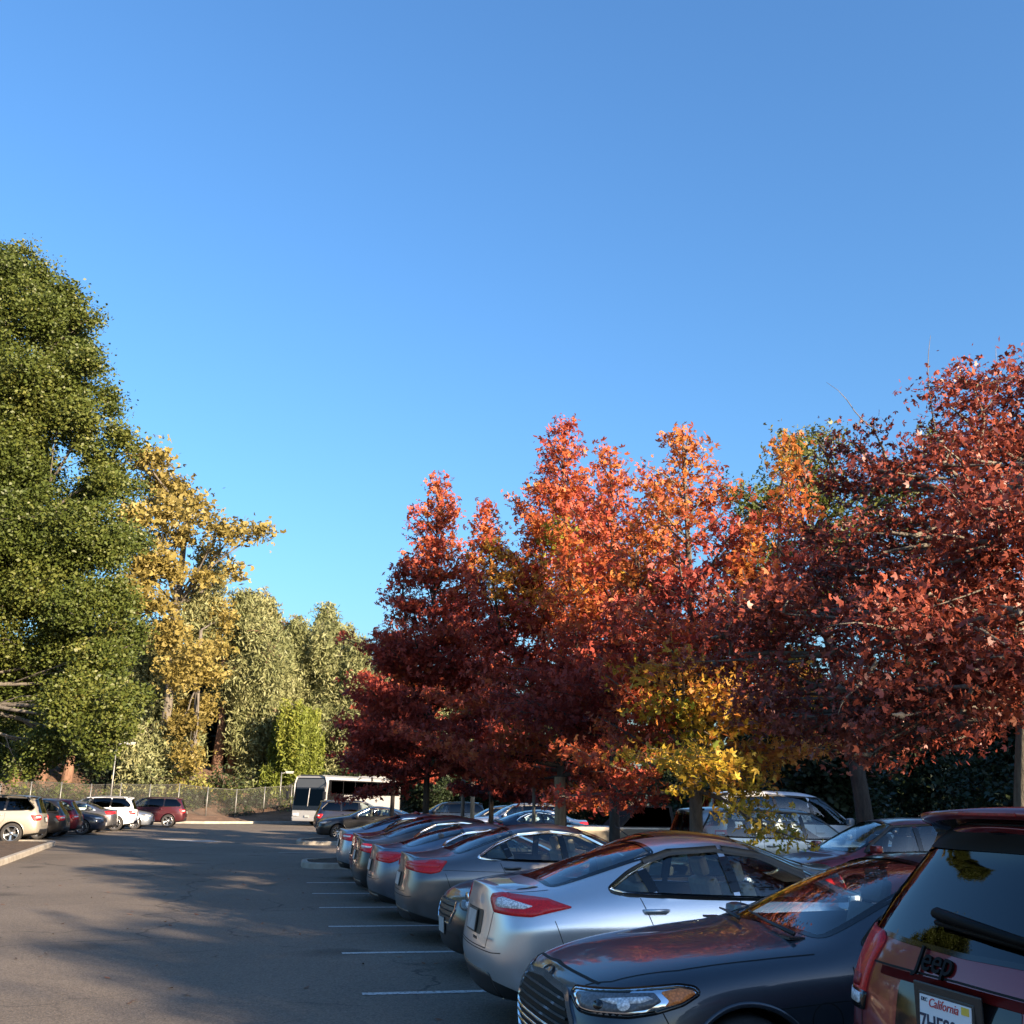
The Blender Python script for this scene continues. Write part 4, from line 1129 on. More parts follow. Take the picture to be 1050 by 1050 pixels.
def linepaint_mat():
    m, nt, out = new_mat('line paint'); L = nt.links.new
    p = N(nt, 'ShaderNodeBsdfPrincipled'); tc = N(nt, 'ShaderNodeTexCoord')
    n1 = N(nt, 'ShaderNodeTexNoise', i_Scale=26.0, i_Detail=8.0, i_Roughness=.75); L(tc.outputs['Object'], n1.inputs['Vector'])
    r = ramp(nt, [(0.40, (.14, .12, .10)), (0.50, (.46, .45, .43)), (0.8, (.62, .61, .58))]); L(n1.outputs['Fac'], r.inputs[0])
    L(r.outputs[0], p.inputs['Base Color']); p.inputs['Roughness'].default_value = .8
    L(p.outputs[0], out.inputs[0]); return m
ASPH = asphalt_mat(); SOIL = soil_mat('slope soil', (.075, .045, .028), (.16, .092, .055), (.25, .16, .10)); MULCH = soil_mat('bark mulch', (.035, .024, .017), (.085, .055, .036), (.15, .10, .065), 5)
DIRT = soil_mat('dry ground', (.06, .045, .03), (.11, .085, .055), (.17, .13, .085), .6); CONC = concrete_mat(); LINE = linepaint_mat()

# ------------------------------------------------------------------ ground, lot, slope
def grid(x0, x1, y0, y1, nx, ny, zf, name, mat, smooth=True):
    xs = np.linspace(x0, x1, nx); ys = np.linspace(y0, y1, ny)
    V = [(x, y, zf(x, y)) for y in ys for x in xs]
    F = [(j * nx + i, j * nx + i + 1, (j + 1) * nx + i + 1, (j + 1) * nx + i) for j in range(ny - 1) for i in range(nx - 1)]
    return link(name, mesh_from(name, V, F, smooth), mat)

EDGE = lambda x: 75.0 + (x + 4) * .55 if x > -4 else 75.0 - (x + 4) * .05     # far kerb of the lot
tag(grid(-1500, 1500, -1500, 1500, 7, 7, lambda x, y: -.06, 'ground', DIRT), kind='structure')
tag(grid(-60, 75, -70, 118, 28, 40, lambda x, y: 0.0, 'parking_lot', ASPH), kind='structure')
def slope_z(x, y):
    d = y - (EDGE(x) + .3); n = math.sin(x * .7) * .10 + math.sin(x * 1.9 + y * .8) * .07 + math.sin(y * 1.3 - x * .4) * .06
    if d < 0: return -.05
    s = .12 + .42 * min(1, d / 4.0) + 3.6 * min(1, max(0, d - 5.5) / 12) + .06 * max(0, d - 17)
    return s + n * min(1, d / 2)
XS = [-90 + i * 1.0 for i in range(131)]
DS = [0, .5, 1, 2, 3, 4, 5, 6, 8, 10, 13, 16, 19, 24, 32, 45, 80]
V = []; Fq = []
for d in DS:
    for x in XS: V.append((x, EDGE(x) + .28 + d, slope_z(x, EDGE(x) + .3 + d) if d > 0 else .13))
for j in range(len(DS) - 1):
    for i in range(len(XS) - 1):
        a = j * len(XS) + i; Fq.append((a, a + 1, a + 1 + len(XS), a + len(XS)))
tag(link('hillside', mesh_from('hillside', V, Fq, True), SOIL), kind='structure')

def kerb_ring(name, outline, closed=True, h=.15, w=.16, fill=None):
    """kerb with a rounded nose along an outline, filled with mulch"""
    pts = resample(outline, .6, closed); n = len(pts); V = []; F = []
    for i, p in enumerate(pts):
        a = Vector(pts[i - 1] if closed or i else pts[0]); b = Vector(pts[(i + 1) % n] if closed or i < n - 1 else pts[-1]); t = (b - a).normalized(); nn = Vector((-t.y, t.x))
        for o, z in ((0, -.03), (.01, h - .03), (.035, h), (w, h), (w, -.03)):
            q = Vector(p) + nn * o; V.append((q.x, q.y, z))
    for i in range(n if closed else n - 1):
        j = (i + 1) % n
        for k in range(4): F.append((i * 5 + k, j * 5 + k, j * 5 + k + 1, i * 5 + k + 1))
    o = tag(link(name, mesh_from(name, V, F), CONC), kind='structure')
    if fill is not None:
        c = Vector((sum(p[0] for p in pts) / n, sum(p[1] for p in pts) / n))
        V = []; F = []; rings = 6; rnd = random.Random(3)
        for k in range(rings):
            s = 1 - k / rings
            for i, p in enumerate(pts):
                a = Vector(pts[i - 1]); b = Vector(pts[(i + 1) % n]); t = (b - a).normalized(); nn = Vector((-t.y, t.x))
                q = Vector(p) + nn * (w - .02); q = c + (q - c) * s
                V.append((q.x, q.y, h - .05 + (.10 * (1 - s ** 3)) + (rnd.uniform(-.02, .03) if k else 0)))
        b0 = len(V); V.append((c.x, c.y, h + .08))
        for k in range(rings - 1):
            for i in range(n): F.append((k * n + i, k * n + (i + 1) % n, (k + 1) * n + (i + 1) % n, (k + 1) * n + i))
        for i in range(n): F.append(((rings - 1) * n + i, (rings - 1) * n + (i + 1) % n, b0))
        link('mulch_bed', mesh_from('mulch', V, F, True), fill, o)
    return o
kerb_ring('kerb_island', rounded([(1.10, 28.3), (6.4, 28.3), (6.4, 31.6), (1.10, 30.7)], .8, 6), fill=MULCH)
kerb_ring('kerb_island', rounded([(1.25, 42.6), (7.5, 42.9), (7.5, 47.2), (1.6, 46.6)], 1.3, 6), fill=MULCH)
kerb_ring('kerb_island', rounded([(-12.5, 24.0), (-6.25, 24.0), (-6.3, 29.5), (-7.15, 41.6), (-12.5, 43.2)], .7, 5), fill=MULCH)
kerb_ring('kerb_island', rounded([(6.72, -30), (7.85, -30), (7.85, 31.6), (6.72, 31.6)], .3, 3), fill=MULCH)
# far kerb along the foot of the slope
kl = [(x, EDGE(x)) for x in np.linspace(-60, 32, 60)]
kerb_ring('kerb', kl, closed=False, h=.15, w=.30)

def stripe(name, poly, z=.004):
    me = mesh_from(name, [(p[0], p[1], z) for p in poly], [tuple(range(len(poly)))])
    return tag(link(name, me, LINE), kind='structure')
for k in range(-1, 6):
    y = 10.46 + 2.67 * k
    stripe('parking_line', [(1.03, y - .06), (6.3, y - .06), (6.3, y + .06), (1.03, y + .06)])
stripe('parking_line', [(.6, 36.6), (6.0, 36.6), (6.0, 36.72), (.6, 36.72)])
for k in range(10):
    y = 15.8 + 2.67 * k
    stripe('parking_line', [(8.2, y - .055), (13.4, y - .055), (13.4, y + .055), (8.2, y + .055)])
def arrow(cx, cy):
    P = [(0, -1.9), (.8, -.5), (.25, -.5), (.25, 1.4), (-.25, 1.4), (-.25, -.5), (-.8, -.5)]
    a = R(52); stripe('lane_arrow', [(cx + x * math.cos(a) - y * math.sin(a), cy + x * math.sin(a) + y * math.cos(a)) for x, y in P])
arrow(-3.0, 46.3)

def fallen_leaves():
    rg = np.random.default_rng(4); V = []; F = []
    for _ in range(420):
        u = rg.random(); x = rg.uniform(-5, 7) if u < .45 else rg.normal(6.4, 1.2); y = rg.uniform(3, 30)
        if rg.random() < .1: x = rg.uniform(-6, 1)
        a = rg.uniform(0, 6.28); L = rg.uniform(.025, .055); b = len(V); h = rg.uniform(.004, .022)
        c, s_ = math.cos(a), math.sin(a)
        for p, q, z in ((-L, 0, .005), (0, -L * .5, .006 + h * .4), (L, 0, .005 + h), (0, L * .5, .006)): V.append((x + p * c - q * s_, y + p * s_ + q * c, z))
        F.append((b, b + 1, b + 2, b + 3))
    o = link('fallen_leaves', mesh_from('fallen_leaves', V, F), simple('dead leaf', (.12, .05, .022), .8, noise=.6, nscale=1.5)); tag(o, 'brown fallen leaves scattered on the asphalt', 'leaves', None, 'stuff')
fallen_leaves()
# ------------------------------------------------------------------ trees
RNG = np.random.default_rng(11)
def leaf_mat(name, stops, trans=.30, rough=.55):
    m, nt, out = new_mat(name); L = nt.links.new
    at_ = N(nt, 'ShaderNodeAttribute', attribute_name='hue')
    r = ramp(nt, stops); L(at_.outputs['Fac'], r.inputs[0])
    p = N(nt, 'ShaderNodeBsdfPrincipled'); L(r.outputs[0], p.inputs['Base Color']); p.inputs['Roughness'].default_value = rough; p.inputs['Specular IOR Level'].default_value = .35
    t = N(nt, 'ShaderNodeBsdfTranslucent'); L(r.outputs[0], t.inputs[0])
    ms = N(nt, 'ShaderNodeMixShader'); ms.inputs[0].default_value = trans
    L(p.outputs[0], ms.inputs[1]); L(t.outputs[0], ms.inputs[2]); L(ms.outputs[0], out.inputs[0]); return m
def bark_mat(name, a, b, sc=9.0):
    m, nt, out = new_mat(name); L = nt.links.new
    p = N(nt, 'ShaderNodeBsdfPrincipled'); tc = N(nt, 'ShaderNodeTexCoord'); mp = N(nt, 'ShaderNodeMapping'); mp.inputs['Scale'].default_value = (1, 1, .22); L(tc.outputs['Object'], mp.inputs[0])
    n1 = N(nt, 'ShaderNodeTexNoise', i_Scale=sc, i_Detail=9.0, i_Roughness=.7); L(mp.outputs[0], n1.inputs['Vector'])
    r = ramp(nt, [(0.32, a), (0.68, b)]); L(n1.outputs['Fac'], r.inputs[0]); L(r.outputs[0], p.inputs['Base Color']); p.inputs['Roughness'].default_value = .95
    bp = N(nt, 'ShaderNodeBump', i_Strength=.9, i_Distance=.04); L(n1.outputs['Fac'], bp.inputs['Height']); L(bp.outputs[0], p.inputs['Normal'])
    L(p.outputs[0], out.inputs[0]); return m
BARK_G = bark_mat('grey bark', (.055, .048, .04), (.17, .15, .125)); BARK_D = bark_mat('dark bark', (.025, .02, .017), (.08, .065, .052)); BARK_R = bark_mat('reddish bark', (.10, .055, .035), (.26, .15, .10)); BARK_W = bark_mat('pale bark', (.065, .056, .045), (.22, .195, .155), 11)
# autumn ramp: 0 dark maroon, .35 red, .6 orange, .8 yellow, 1 green
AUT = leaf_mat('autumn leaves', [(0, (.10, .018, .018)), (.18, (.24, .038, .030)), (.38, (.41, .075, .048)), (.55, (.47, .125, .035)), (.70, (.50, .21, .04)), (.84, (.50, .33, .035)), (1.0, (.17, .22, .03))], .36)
OAKR = leaf_mat('dark red oak leaves', [(0, (.065, .016, .013)), (.4, (.19, .040, .026)), (.7, (.34, .085, .045)), (.88, (.36, .13, .05)), (1, (.30, .20, .05))], .25, .42)
GRN = leaf_mat('live oak leaves', [(0, (.028, .046, .010)), (.5, (.074, .098, .018)), (.85, (.14, .145, .030)), (1, (.21, .18, .05))], .25, .5)
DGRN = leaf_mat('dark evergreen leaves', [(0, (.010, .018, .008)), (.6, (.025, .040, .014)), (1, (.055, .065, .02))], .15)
SYC = leaf_mat('sycamore leaves', [(0, (.14, .11, .03)), (.4, (.24, .19, .052)), (.75, (.32, .255, .075)), (1, (.20, .22, .05))], .35)
EUC = leaf_mat('grey green leaves', [(0, (.09, .11, .045)), (.5, (.19, .205, .088)), (.85, (.29, .285, .135)), (1, (.33, .28, .10))], .25)
PEP = leaf_mat('bright green leaves', [(0, (.085, .12, .02)), (.5, (.18, .215, .035)), (1, (.28, .285, .05))], .35)

def leaf_mesh(c, L, W, hue, droop=0.0, lobes=1, up=0.25, name='crown'):
    n = len(c)
    a = RNG.normal(size=(n, 3)); a[:, 2] *= .7; a[:, 2] -= droop
    a /= np.linalg.norm(a, axis=1)[:, None] + 1e-9
    q = RNG.normal(size=(n, 3)); q[:, 2] += up
    b = np.cross(a, q); b /= np.linalg.norm(b, axis=1)[:, None] + 1e-9
    nn = np.cross(a, b)
    sc_ = RNG.uniform(.55, 1.45, n); Ls = (L * sc_)[:, None]; Ws = (W * sc_ * RNG.uniform(.7, 1.3, n))[:, None]
    parts = []
    angs = [0.0] if lobes == 1 else ([-.5, .5] if lobes == 2 else [-.85, 0, .85])
    for k, an in enumerate(angs):
        d = a * math.cos(an) + b * math.sin(an); e = np.cross(nn, d)
        s = 1.0 if an == 0 else .85
        base = c - a * Ls * .5 if lobes > 1 else c - d * Ls * .5
        tip = base + d * Ls * s; mid = base + d * Ls * s * .52
        w = Ws * (.5 if lobes == 1 else .30)
        fold = nn * Ls * .07
        parts.append(np.stack([base, mid + e * w + fold, tip - nn * Ls * .05, mid - e * w + fold], 1))
    V = np.concatenate(parts, 0).reshape(-1, 3).astype('f')
    H = np.tile(np.repeat(np.clip(hue, 0, 1), 4), len(angs)).astype('f')
    m = len(V); nf = m // 4
    me = bpy.data.meshes.new(name)
    me.vertices.add(m); me.vertices.foreach_set('co', V.ravel())
    me.loops.add(m); me.loops.foreach_set('vertex_index', np.arange(m, dtype='i'))
    me.polygons.add(nf); me.polygons.foreach_set('loop_start', np.arange(0, m, 4, dtype='i')); me.polygons.foreach_set('loop_total', np.full(nf, 4, 'i'))
    at_ = me.attributes.new('hue', 'FLOAT', 'POINT'); at_.data.foreach_set('value', H)
    me.update(calc_edges=True); me.validate()
    return me

def wob(p, q, n, amp):
    p = Vector(p); q = Vector(q); L = (q - p).length
    o = [Vector((RNG.normal(), RNG.normal(), RNG.normal() * .4)) * amp * L for _ in range(2)]
    return [p.lerp(q, i / n) + o[0] * math.sin(math.pi * i / n) * .6 + o[1] * math.sin(2 * math.pi * i / n) * .35 for i in range(n + 1)]

class Tree:
    def __init__(s): s.C = []; s.Hh = []; s.wood = MB()
    def clump(s, p, sig, n, hue, hs=.06):
        if n < 1: return
        s.C.append(np.array(p)[None, :] + RNG.normal(size=(n, 3)) * np.array(sig)[None, :])
        s.Hh.append(hue + RNG.normal(size=n) * hs)
    def finish(s, name, loc, label, cat, group, leafm, bark, L, W, droop=0, lobes=1, up=.25, rz=0):
        root = empty(name, loc, rz); tag(root, label, cat, group)
        link('trunk', s.wood.mesh('trunk'), bark, root)
        link('crown', leaf_mesh(np.concatenate(s.C), L, W, np.concatenate(s.Hh), droop, lobes, up), leafm, root)
        return root

def spire_tree(cones, r0, z0, huef, dens=1.0, sig=.13):
    """upright autumn tree: one or more leaders (ox,oy,H,R,zb); each side limb carries a flat fan of twigs with leaf tufts"""
    T = Tree(); H0 = cones[0][2]
    base = wob((0, 0, -.12), (0, 0, H0 * .98), 14, .008)
    T.wood.tube(base, [r0 * (1.25 if i == 0 else 1) * (1 - i / 14.6) ** .8 + .008 for i in range(15)], 9)
    for ci, (ox, oy, H, Rr, zb) in enumerate(cones):
        foot = Vector((0, 0, max(.8, zb - .6))) if ci else Vector((0, 0, zb))
        if ci:
            ld = wob(foot, (ox * .8, oy * .8, zb + (H - zb) * .35), 4, .05)[:-1] + wob((ox * .8, oy * .8, zb + (H - zb) * .35), (ox, oy, H * .98), 7, .02)
            T.wood.tube(ld, [r0 * .45 * (1 - i / (len(ld) + .5)) + .008 for i in range(len(ld))], 6)
        def axis(h):
            t = (h - zb) / max(H - zb, .1)
            if ci: return Vector((ox * min(1, .45 + t), oy * min(1, .45 + t), h))
            return Vector((0, 0, h))
        nl = int(8.5 * (H - zb) * dens)
        for i in range(nl):
            t = ((i + RNG.random()) / nl) ** .95; h = zb + (H - zb) * t
            prof = min(1, .66 + t * 2.4) * (1 - t) ** .88 + .07
            ln = Rr * prof * RNG.choice([RNG.uniform(.45, .85), RNG.uniform(.8, 1.12), RNG.uniform(1.0, 1.38)])
            az = i * 2.39996 + RNG.normal() * .4; el = R(4 + 52 * t + RNG.normal() * 11)
            d = Vector((math.cos(az) * math.cos(el), math.sin(az) * math.cos(el), math.sin(el)))
            p0 = axis(max(zb - .1, h - .25 * ln)); p1 = p0 + d * ln
            br = wob(p0, p1, 5, .06)
            T.wood.tube(br, [.010 + .014 * ln * (1 - k / 5.2) for k in range(6)], 5, False)
            hb = huef(p1, t) + RNG.normal() * .05
            lat = Vector((-d.y, d.x, 0)); lat = lat.normalized() if lat.length > .05 else Vector((1, 0, 0))
            up = lat.cross(d)
            ns = max(3, int(ln / .15))
            for s_ in range(ns):
                f = .18 + .82 * (s_ + RNG.random() * .6) / ns
                k = min(4, int(f * 5)); c = br[k].lerp(br[k + 1], f * 5 - k)
                side = 1 if s_ % 2 else -1
                tl = (.22 + .48 * ln * (1.05 - f)) * RNG.uniform(.6, 1.2)
                td = (d * .62 + lat * side * .8 + up * RNG.normal() * .16 + Vector((0, 0, -.10))).normalized()
                if RNG.random() < .12: continue
                if tl > .4: T.wood.tube([c, c + td * tl * .5 + Vector((0, 0, -.01)), c + td * tl], [.009, .006, .003], 3, False)
                m = max(1, int(tl / .15))
                for q in range(m):
                    cc = c + td * tl * (q + .7) / m
                    if RNG.random() < .10: continue
                    T.clump(cc, (sig, sig, sig * .6), int(RNG.integers(5, 12)), hb + RNG.normal() * .04, .05)
            T.clump(p1, (sig * .8, sig * .8, sig * .8), 7, hb)
        for q in range(7): T.clump(axis(H * (1 - .035 * q)), (.03 + .022 * q, .03 + .022 * q, .10), 6 + q, huef(axis(H), 1.0))
    return T

def lumps(bl, n=5, s=.46, spread=.78, flat=1.0):
    """break each leaf mass into several smaller boughs, leaving hollows between them"""
    out = []
    for (c, rad, h) in bl:
        for _ in range(n):
            v = RNG.normal(size=3); v = v / np.linalg.norm(v) * (RNG.random() ** .45) * spread; k = s * RNG.uniform(.75, 1.25)
            out.append((Vector((c[0] + v[0] * rad[0], c[1] + v[1] * rad[1], c[2] + v[2] * rad[2])), (rad[0] * k, rad[1] * k, rad[2] * k * flat), h + RNG.normal() * .06, tuple(c)))
    return out

def blob_tree(trunks, blobs, huef, r0, dens=60, sig=.38, droopy=0.0, gap=.0, inner=.45, twig=True, wood_n=1.0, leafdens=11):
    """spreading tree: limbs to each leaf mass, each mass a shell of tufts. blobs: (Vector, (rx,ry,rz), hue)"""
    T = Tree()
    for tr in trunks:
        n = len(tr); T.wood.tube(tr, [r0 * (1.3 if i == 0 else 1) * (1 - .75 * i / n) for i in range(n)], 9)
    tops = [Vector(p) for tr in trunks for p in tr[max(1, len(tr) // 2):]]
    boughs = {}
    for it in blobs:
        c, rad, hb = Vector(it[0]), it[1], it[2]; par = Vector(it[3]) if len(it) > 3 else None
        key = tuple(par) if par is not None else tuple(c); src = par if par is not None else c
        if key not in boughs:
            near = min(tops, key=lambda q: (q - src).length + max(0, q.z - src.z) * 1.5); ln = (src - near).length
            limb = wob(near, src, 6, .08); rr0 = min(r0 * .26, .016 + .022 * ln)
            T.wood.tube(limb, [rr0 * (1 - k / 7.5) + .012 for k in range(7)], 6, False)
            boughs[key] = limb
        if par is not None:
            j = boughs[key][int(RNG.integers(3, 7))]
            T.wood.tube(wob(j, c, 3, .08), [.030, .022, .015, .008], 4, False)
        rm = (rad[0] * rad[1] * rad[2]) ** (1 / 3)
        k = max(4, int(dens * rm ** 2))
        for _ in range(k):
            v = RNG.normal(size=3); v /= np.linalg.norm(v)
            rr = inner + (1 - inner) * RNG.random() ** .55; rr *= RNG.uniform(.82, 1.14)
            if RNG.random() < gap: continue
            p = Vector((c.x + v[0] * rad[0] * rr, c.y + v[1] * rad[1] * rr, c.z + v[2] * rad[2] * rr))
            hue = huef(p, hb) + RNG.normal() * .07
            if droopy > 0:
                ln = droopy * RNG.uniform(.5, 1.4); m = int(leafdens * RNG.uniform(.7, 1.3) * ln)
                z = RNG.random(m) * ln
                T.C.append(np.stack([p.x + RNG.normal(size=m) * sig * (.35 + .3 * z / ln), p.y + RNG.normal(size=m) * sig * (.35 + .3 * z / ln), p.z - z], 1)); T.Hh.append(hue + RNG.normal(size=m) * .07)
            else:
                T.clump(p, (sig * RNG.uniform(.7, 1.3), sig * RNG.uniform(.7, 1.3), sig * .6), int(leafdens * RNG.uniform(.6, 1.5)), hue, .07)
            if twig and RNG.random() < .30 * wood_n:
                T.wood.tube(wob(c.lerp(p, .15), p, 3, .08), [.035, .022, .014, .008], 4, False)
    return T
def nz(p, s=1.0, k=0.0):
    return math.sin(p.x * 1.3 * s + k) * math.sin(p.y * 1.1 * s + 1.7 * k) * .5 + math.sin(p.z * 1.5 * s + p.x * .7 * s + k * 2.3) * .5
G_RED = 'autumn trees between the two rows of cars'
# slender red tree on the near kerb island
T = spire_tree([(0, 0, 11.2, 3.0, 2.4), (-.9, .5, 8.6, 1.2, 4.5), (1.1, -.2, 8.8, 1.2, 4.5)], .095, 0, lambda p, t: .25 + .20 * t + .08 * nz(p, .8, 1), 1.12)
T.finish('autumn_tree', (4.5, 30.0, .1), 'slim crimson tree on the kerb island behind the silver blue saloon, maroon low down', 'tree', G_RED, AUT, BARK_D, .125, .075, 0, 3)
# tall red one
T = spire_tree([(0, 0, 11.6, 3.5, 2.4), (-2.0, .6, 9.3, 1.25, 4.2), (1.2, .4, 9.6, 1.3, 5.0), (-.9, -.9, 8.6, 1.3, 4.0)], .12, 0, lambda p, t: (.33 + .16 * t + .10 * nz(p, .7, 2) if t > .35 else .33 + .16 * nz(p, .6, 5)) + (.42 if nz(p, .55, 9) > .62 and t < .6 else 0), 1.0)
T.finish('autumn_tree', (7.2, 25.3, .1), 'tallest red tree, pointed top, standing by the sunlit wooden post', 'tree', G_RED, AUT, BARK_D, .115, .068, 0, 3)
# orange red one
T = spire_tree([(0, 0, 9.5, 2.6, 3.1), (1.0, -.6, 8.7, 1.15, 4.0), (-1.1, -.3, 7.4, 1.1, 3.5)], .12, 0, lambda p, t: (.42 + .14 * t + .08 * nz(p, .8, 3) if t > .4 else .28 + .14 * nz(p, .7, 4)), 1.05)
T.finish('autumn_tree', (7.2, 21.4, .1), 'orange red tree with two leaders in front of the tallest red one', 'tree', G_RED, AUT, BARK_D, .105, .062, 0, 3)
# orange topped with yellow green skirt
T = spire_tree([(0, 0, 8.4, 3.0, 1.95), (1.5, -1.2, 8.0, 1.35, 3.2), (-.8, .5, 6.6, 1.1, 3.0), (.6, -1.4, 6.2, 1.2, 2.6)], .125, 0, lambda p, t: (.56 + .08 * nz(p, 1, 6) if t > .62 else (.34 + .16 * nz(p, .9, 7) if t > .30 else (.82 + .15 * nz(p, .9, 8) if .97 * p.x - .22 * p.y + .5 * nz(p, .8, 4) > -1.0 else .42 + .1 * nz(p, .9, 8)))), 1.15)  # red brown mid crown also has its shade put into the leaf hue
T.finish('autumn_tree', (7.2, 17.1, .1), 'small tree with orange top and bright yellow green lower leaves above the silver minivan', 'tree', G_RED, AUT, BARK_G, .095, .058, 0, 3)
# low red tree on the far island, in front of the coach
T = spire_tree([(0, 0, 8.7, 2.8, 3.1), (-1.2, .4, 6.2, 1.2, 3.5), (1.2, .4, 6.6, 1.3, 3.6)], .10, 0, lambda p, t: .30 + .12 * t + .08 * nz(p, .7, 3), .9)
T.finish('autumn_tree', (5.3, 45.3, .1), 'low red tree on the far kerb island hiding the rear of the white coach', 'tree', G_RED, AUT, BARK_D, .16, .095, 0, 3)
# one more red crown behind, right of the far island
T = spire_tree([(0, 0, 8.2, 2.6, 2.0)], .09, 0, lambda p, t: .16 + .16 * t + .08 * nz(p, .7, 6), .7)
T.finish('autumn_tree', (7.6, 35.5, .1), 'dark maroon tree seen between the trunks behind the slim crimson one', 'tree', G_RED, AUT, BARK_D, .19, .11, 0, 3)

# the broad dark red oak at the right
def okh(p, hb): return hb + .12 * nz(p, .9, 2)
tr = [Vector((0, 0, -.1)), Vector((.02, .0, .9)), Vector((.12, -.02, 1.8)), Vector((.24, -.05, 2.7)), Vector((.30, .0, 3.6)), Vector((.28, .05, 4.3)), Vector((.2, 0, 4.8))]
bl = []
for (px, py, dy, r, rz_, h) in [(1005, 455, .3, .95, .7, .45), (968, 485, .0, .9, .55, .42), (908, 500, .9, .8, .45, .40), (1075, 438, .6, 1.0, .8, .5), (1110, 480, -.3, 1.3, 1.0, .45),
                                (1045, 545, -1.2, 1.0, .7, .42), (985, 560, -.6, 1.0, .65, .40), (915, 555, .2, 1.0, .65, .38), (885, 560, 1.2, .75, .5, .38),
                                (1060, 640, -1.6, 1.0, .6, .45), (990, 650, -1.3, 1.0, .55, .42), (915, 650, -.6, 1.0, .55, .38), (840, 640, .4, .95, .5, .36), (780, 640, 1.4, .75, .45, .34),
                                (1000, 715, -1.6, .8, .32, .5), (930, 725, -1.2, .85, .35, .45), (860, 715, -.4, .9, .40, .38), (795, 705, .7, .8, .40, .36), (890, 770, -.6, .55, .25, .5), (800, 745, .6, .6, .35, .36), (935, 648, .8, .8, .45, .36), (985, 630, .4, .8, .5, .38), (1040, 660, .9, .8, .5, .38), (880, 655, .8, .7, .4, .36), (850, 755, -.2, .6, .3, .36), (920, 775, 1.2, .6, .3, .34), (750, 680, 1.4, .6, .35, .34), (960, 760, 1.0, .6, .35, .36), (850, 605, 1.0, .6, .4, .36), (1100, 700, -1.6, 1.0, .5, .4), (1100, 590, -1.2, 1.2, .8, .4),
                                (1010, 515, 1.5, 1.1, .8, .36), (940, 610, 1.7, 1.2, .8, .34), (1125, 428, 0, 1.1, .9, .45), (1050, 480, 1.2, 1.1, .8, .4), (885, 470, 1.5, .5, .28, .42)]:
    w = at(px, py, 9.3 + dy) - Vector((7.35, 9.3, 0)); bl.append((w, (r, r, rz_), h))
T = blob_tree([tr], lumps(bl, 5, .46, .85, .75), okh, .120, dens=140, sig=.15, inner=.25, wood_n=.6, leafdens=20, gap=.08)
T.wood.tube(wob(at(960, 450, 9.4) - Vector((7.35, 9.3, 0)), at(955, 352, 9.5) - Vector((7.35, 9.3, 0)), 5, .08), [.010, .008, .006, .005, .004, .002], 5)
T.wood.tube(wob(at(900, 450, 10.0) - Vector((7.35, 9.3, 0)), at(848, 400, 10.2) - Vector((7.35, 9.3, 0)), 5, .08), [.009, .007, .006, .005, .003, .002], 5)
T.wood.tube(wob(at(1000, 440, 9.4) - Vector((7.35, 9.3, 0)), at(1022, 362, 9.5) - Vector((7.35, 9.3, 0)), 5, .08), [.009, .007, .006, .005, .003, .002], 5)
for a_, b_ in (((1045, 600), (935, 640)), ((1045, 620), (1000, 520)), ((930, 655), (845, 655)), ((1040, 560), (960, 500)), ((900, 690), (860, 745)), ((1000, 690), (960, 745))):
    T.wood.tube(wob(at(*a_, 8.3) - Vector((7.35, 9.3, 0)), at(*b_, 8.2) - Vector((7.35, 9.3, 0)), 6, .12), [.020, .016, .013, .010, .008, .005, .003], 5)
T.finish('red_oak', (7.35, 9.3, .1), 'broad dark red oak with bare twig tips and sunlit pale trunk at the right edge', 'tree', None, OAKR, BARK_W, .054, .036, 0, 3)

# green tree rising behind the orange ones
def grh(p, hb): return hb + .15 * nz(p, .5, 3)
def pxblobs(lst, Y, base, jit, hue, flat=1.0):
    out = []
    for it in lst:
        px, py, r = it[:3]; hb = it[3] if len(it) > 3 else hue; sc = Y / 1090.0
        y = Y + RNG.normal() * jit
        out.append((at(px, py, y) - Vector(base), (r * sc, r * sc * .95, r * sc * flat), hb))
    return out
base = (14.0, 23.0, 0)
tr = [Vector((0, 0, -.1)), Vector((.05, 0, 1.5)), Vector((-.1, .1, 3.5)), Vector((-.5, .2, 6)), Vector((-.8, 0, 8.5))]
bl = pxblobs([(838, 452, 30, .75), (822, 490, 38), (785, 520, 34), (815, 455, 18, .7), (760, 510, 22), (850, 510, 34), (765, 545, 24), (810, 560, 40), (860, 560, 40), (900, 520, 36), (760, 600, 34), (830, 620, 45), (890, 610, 45), (955, 455, 18, .75), (930, 500, 30), (950, 560, 40)], 23, base, .8, .55)
T = blob_tree([tr], lumps(bl, 5), grh, .24, dens=90, sig=.24, leafdens=20)
T.finish('broadleaf_tree', base, 'green tree with dark trunk behind the dark red hatchback, top showing above orange leaves', 'tree', None, GRN, BARK_D, .115, .075, 0, 2)

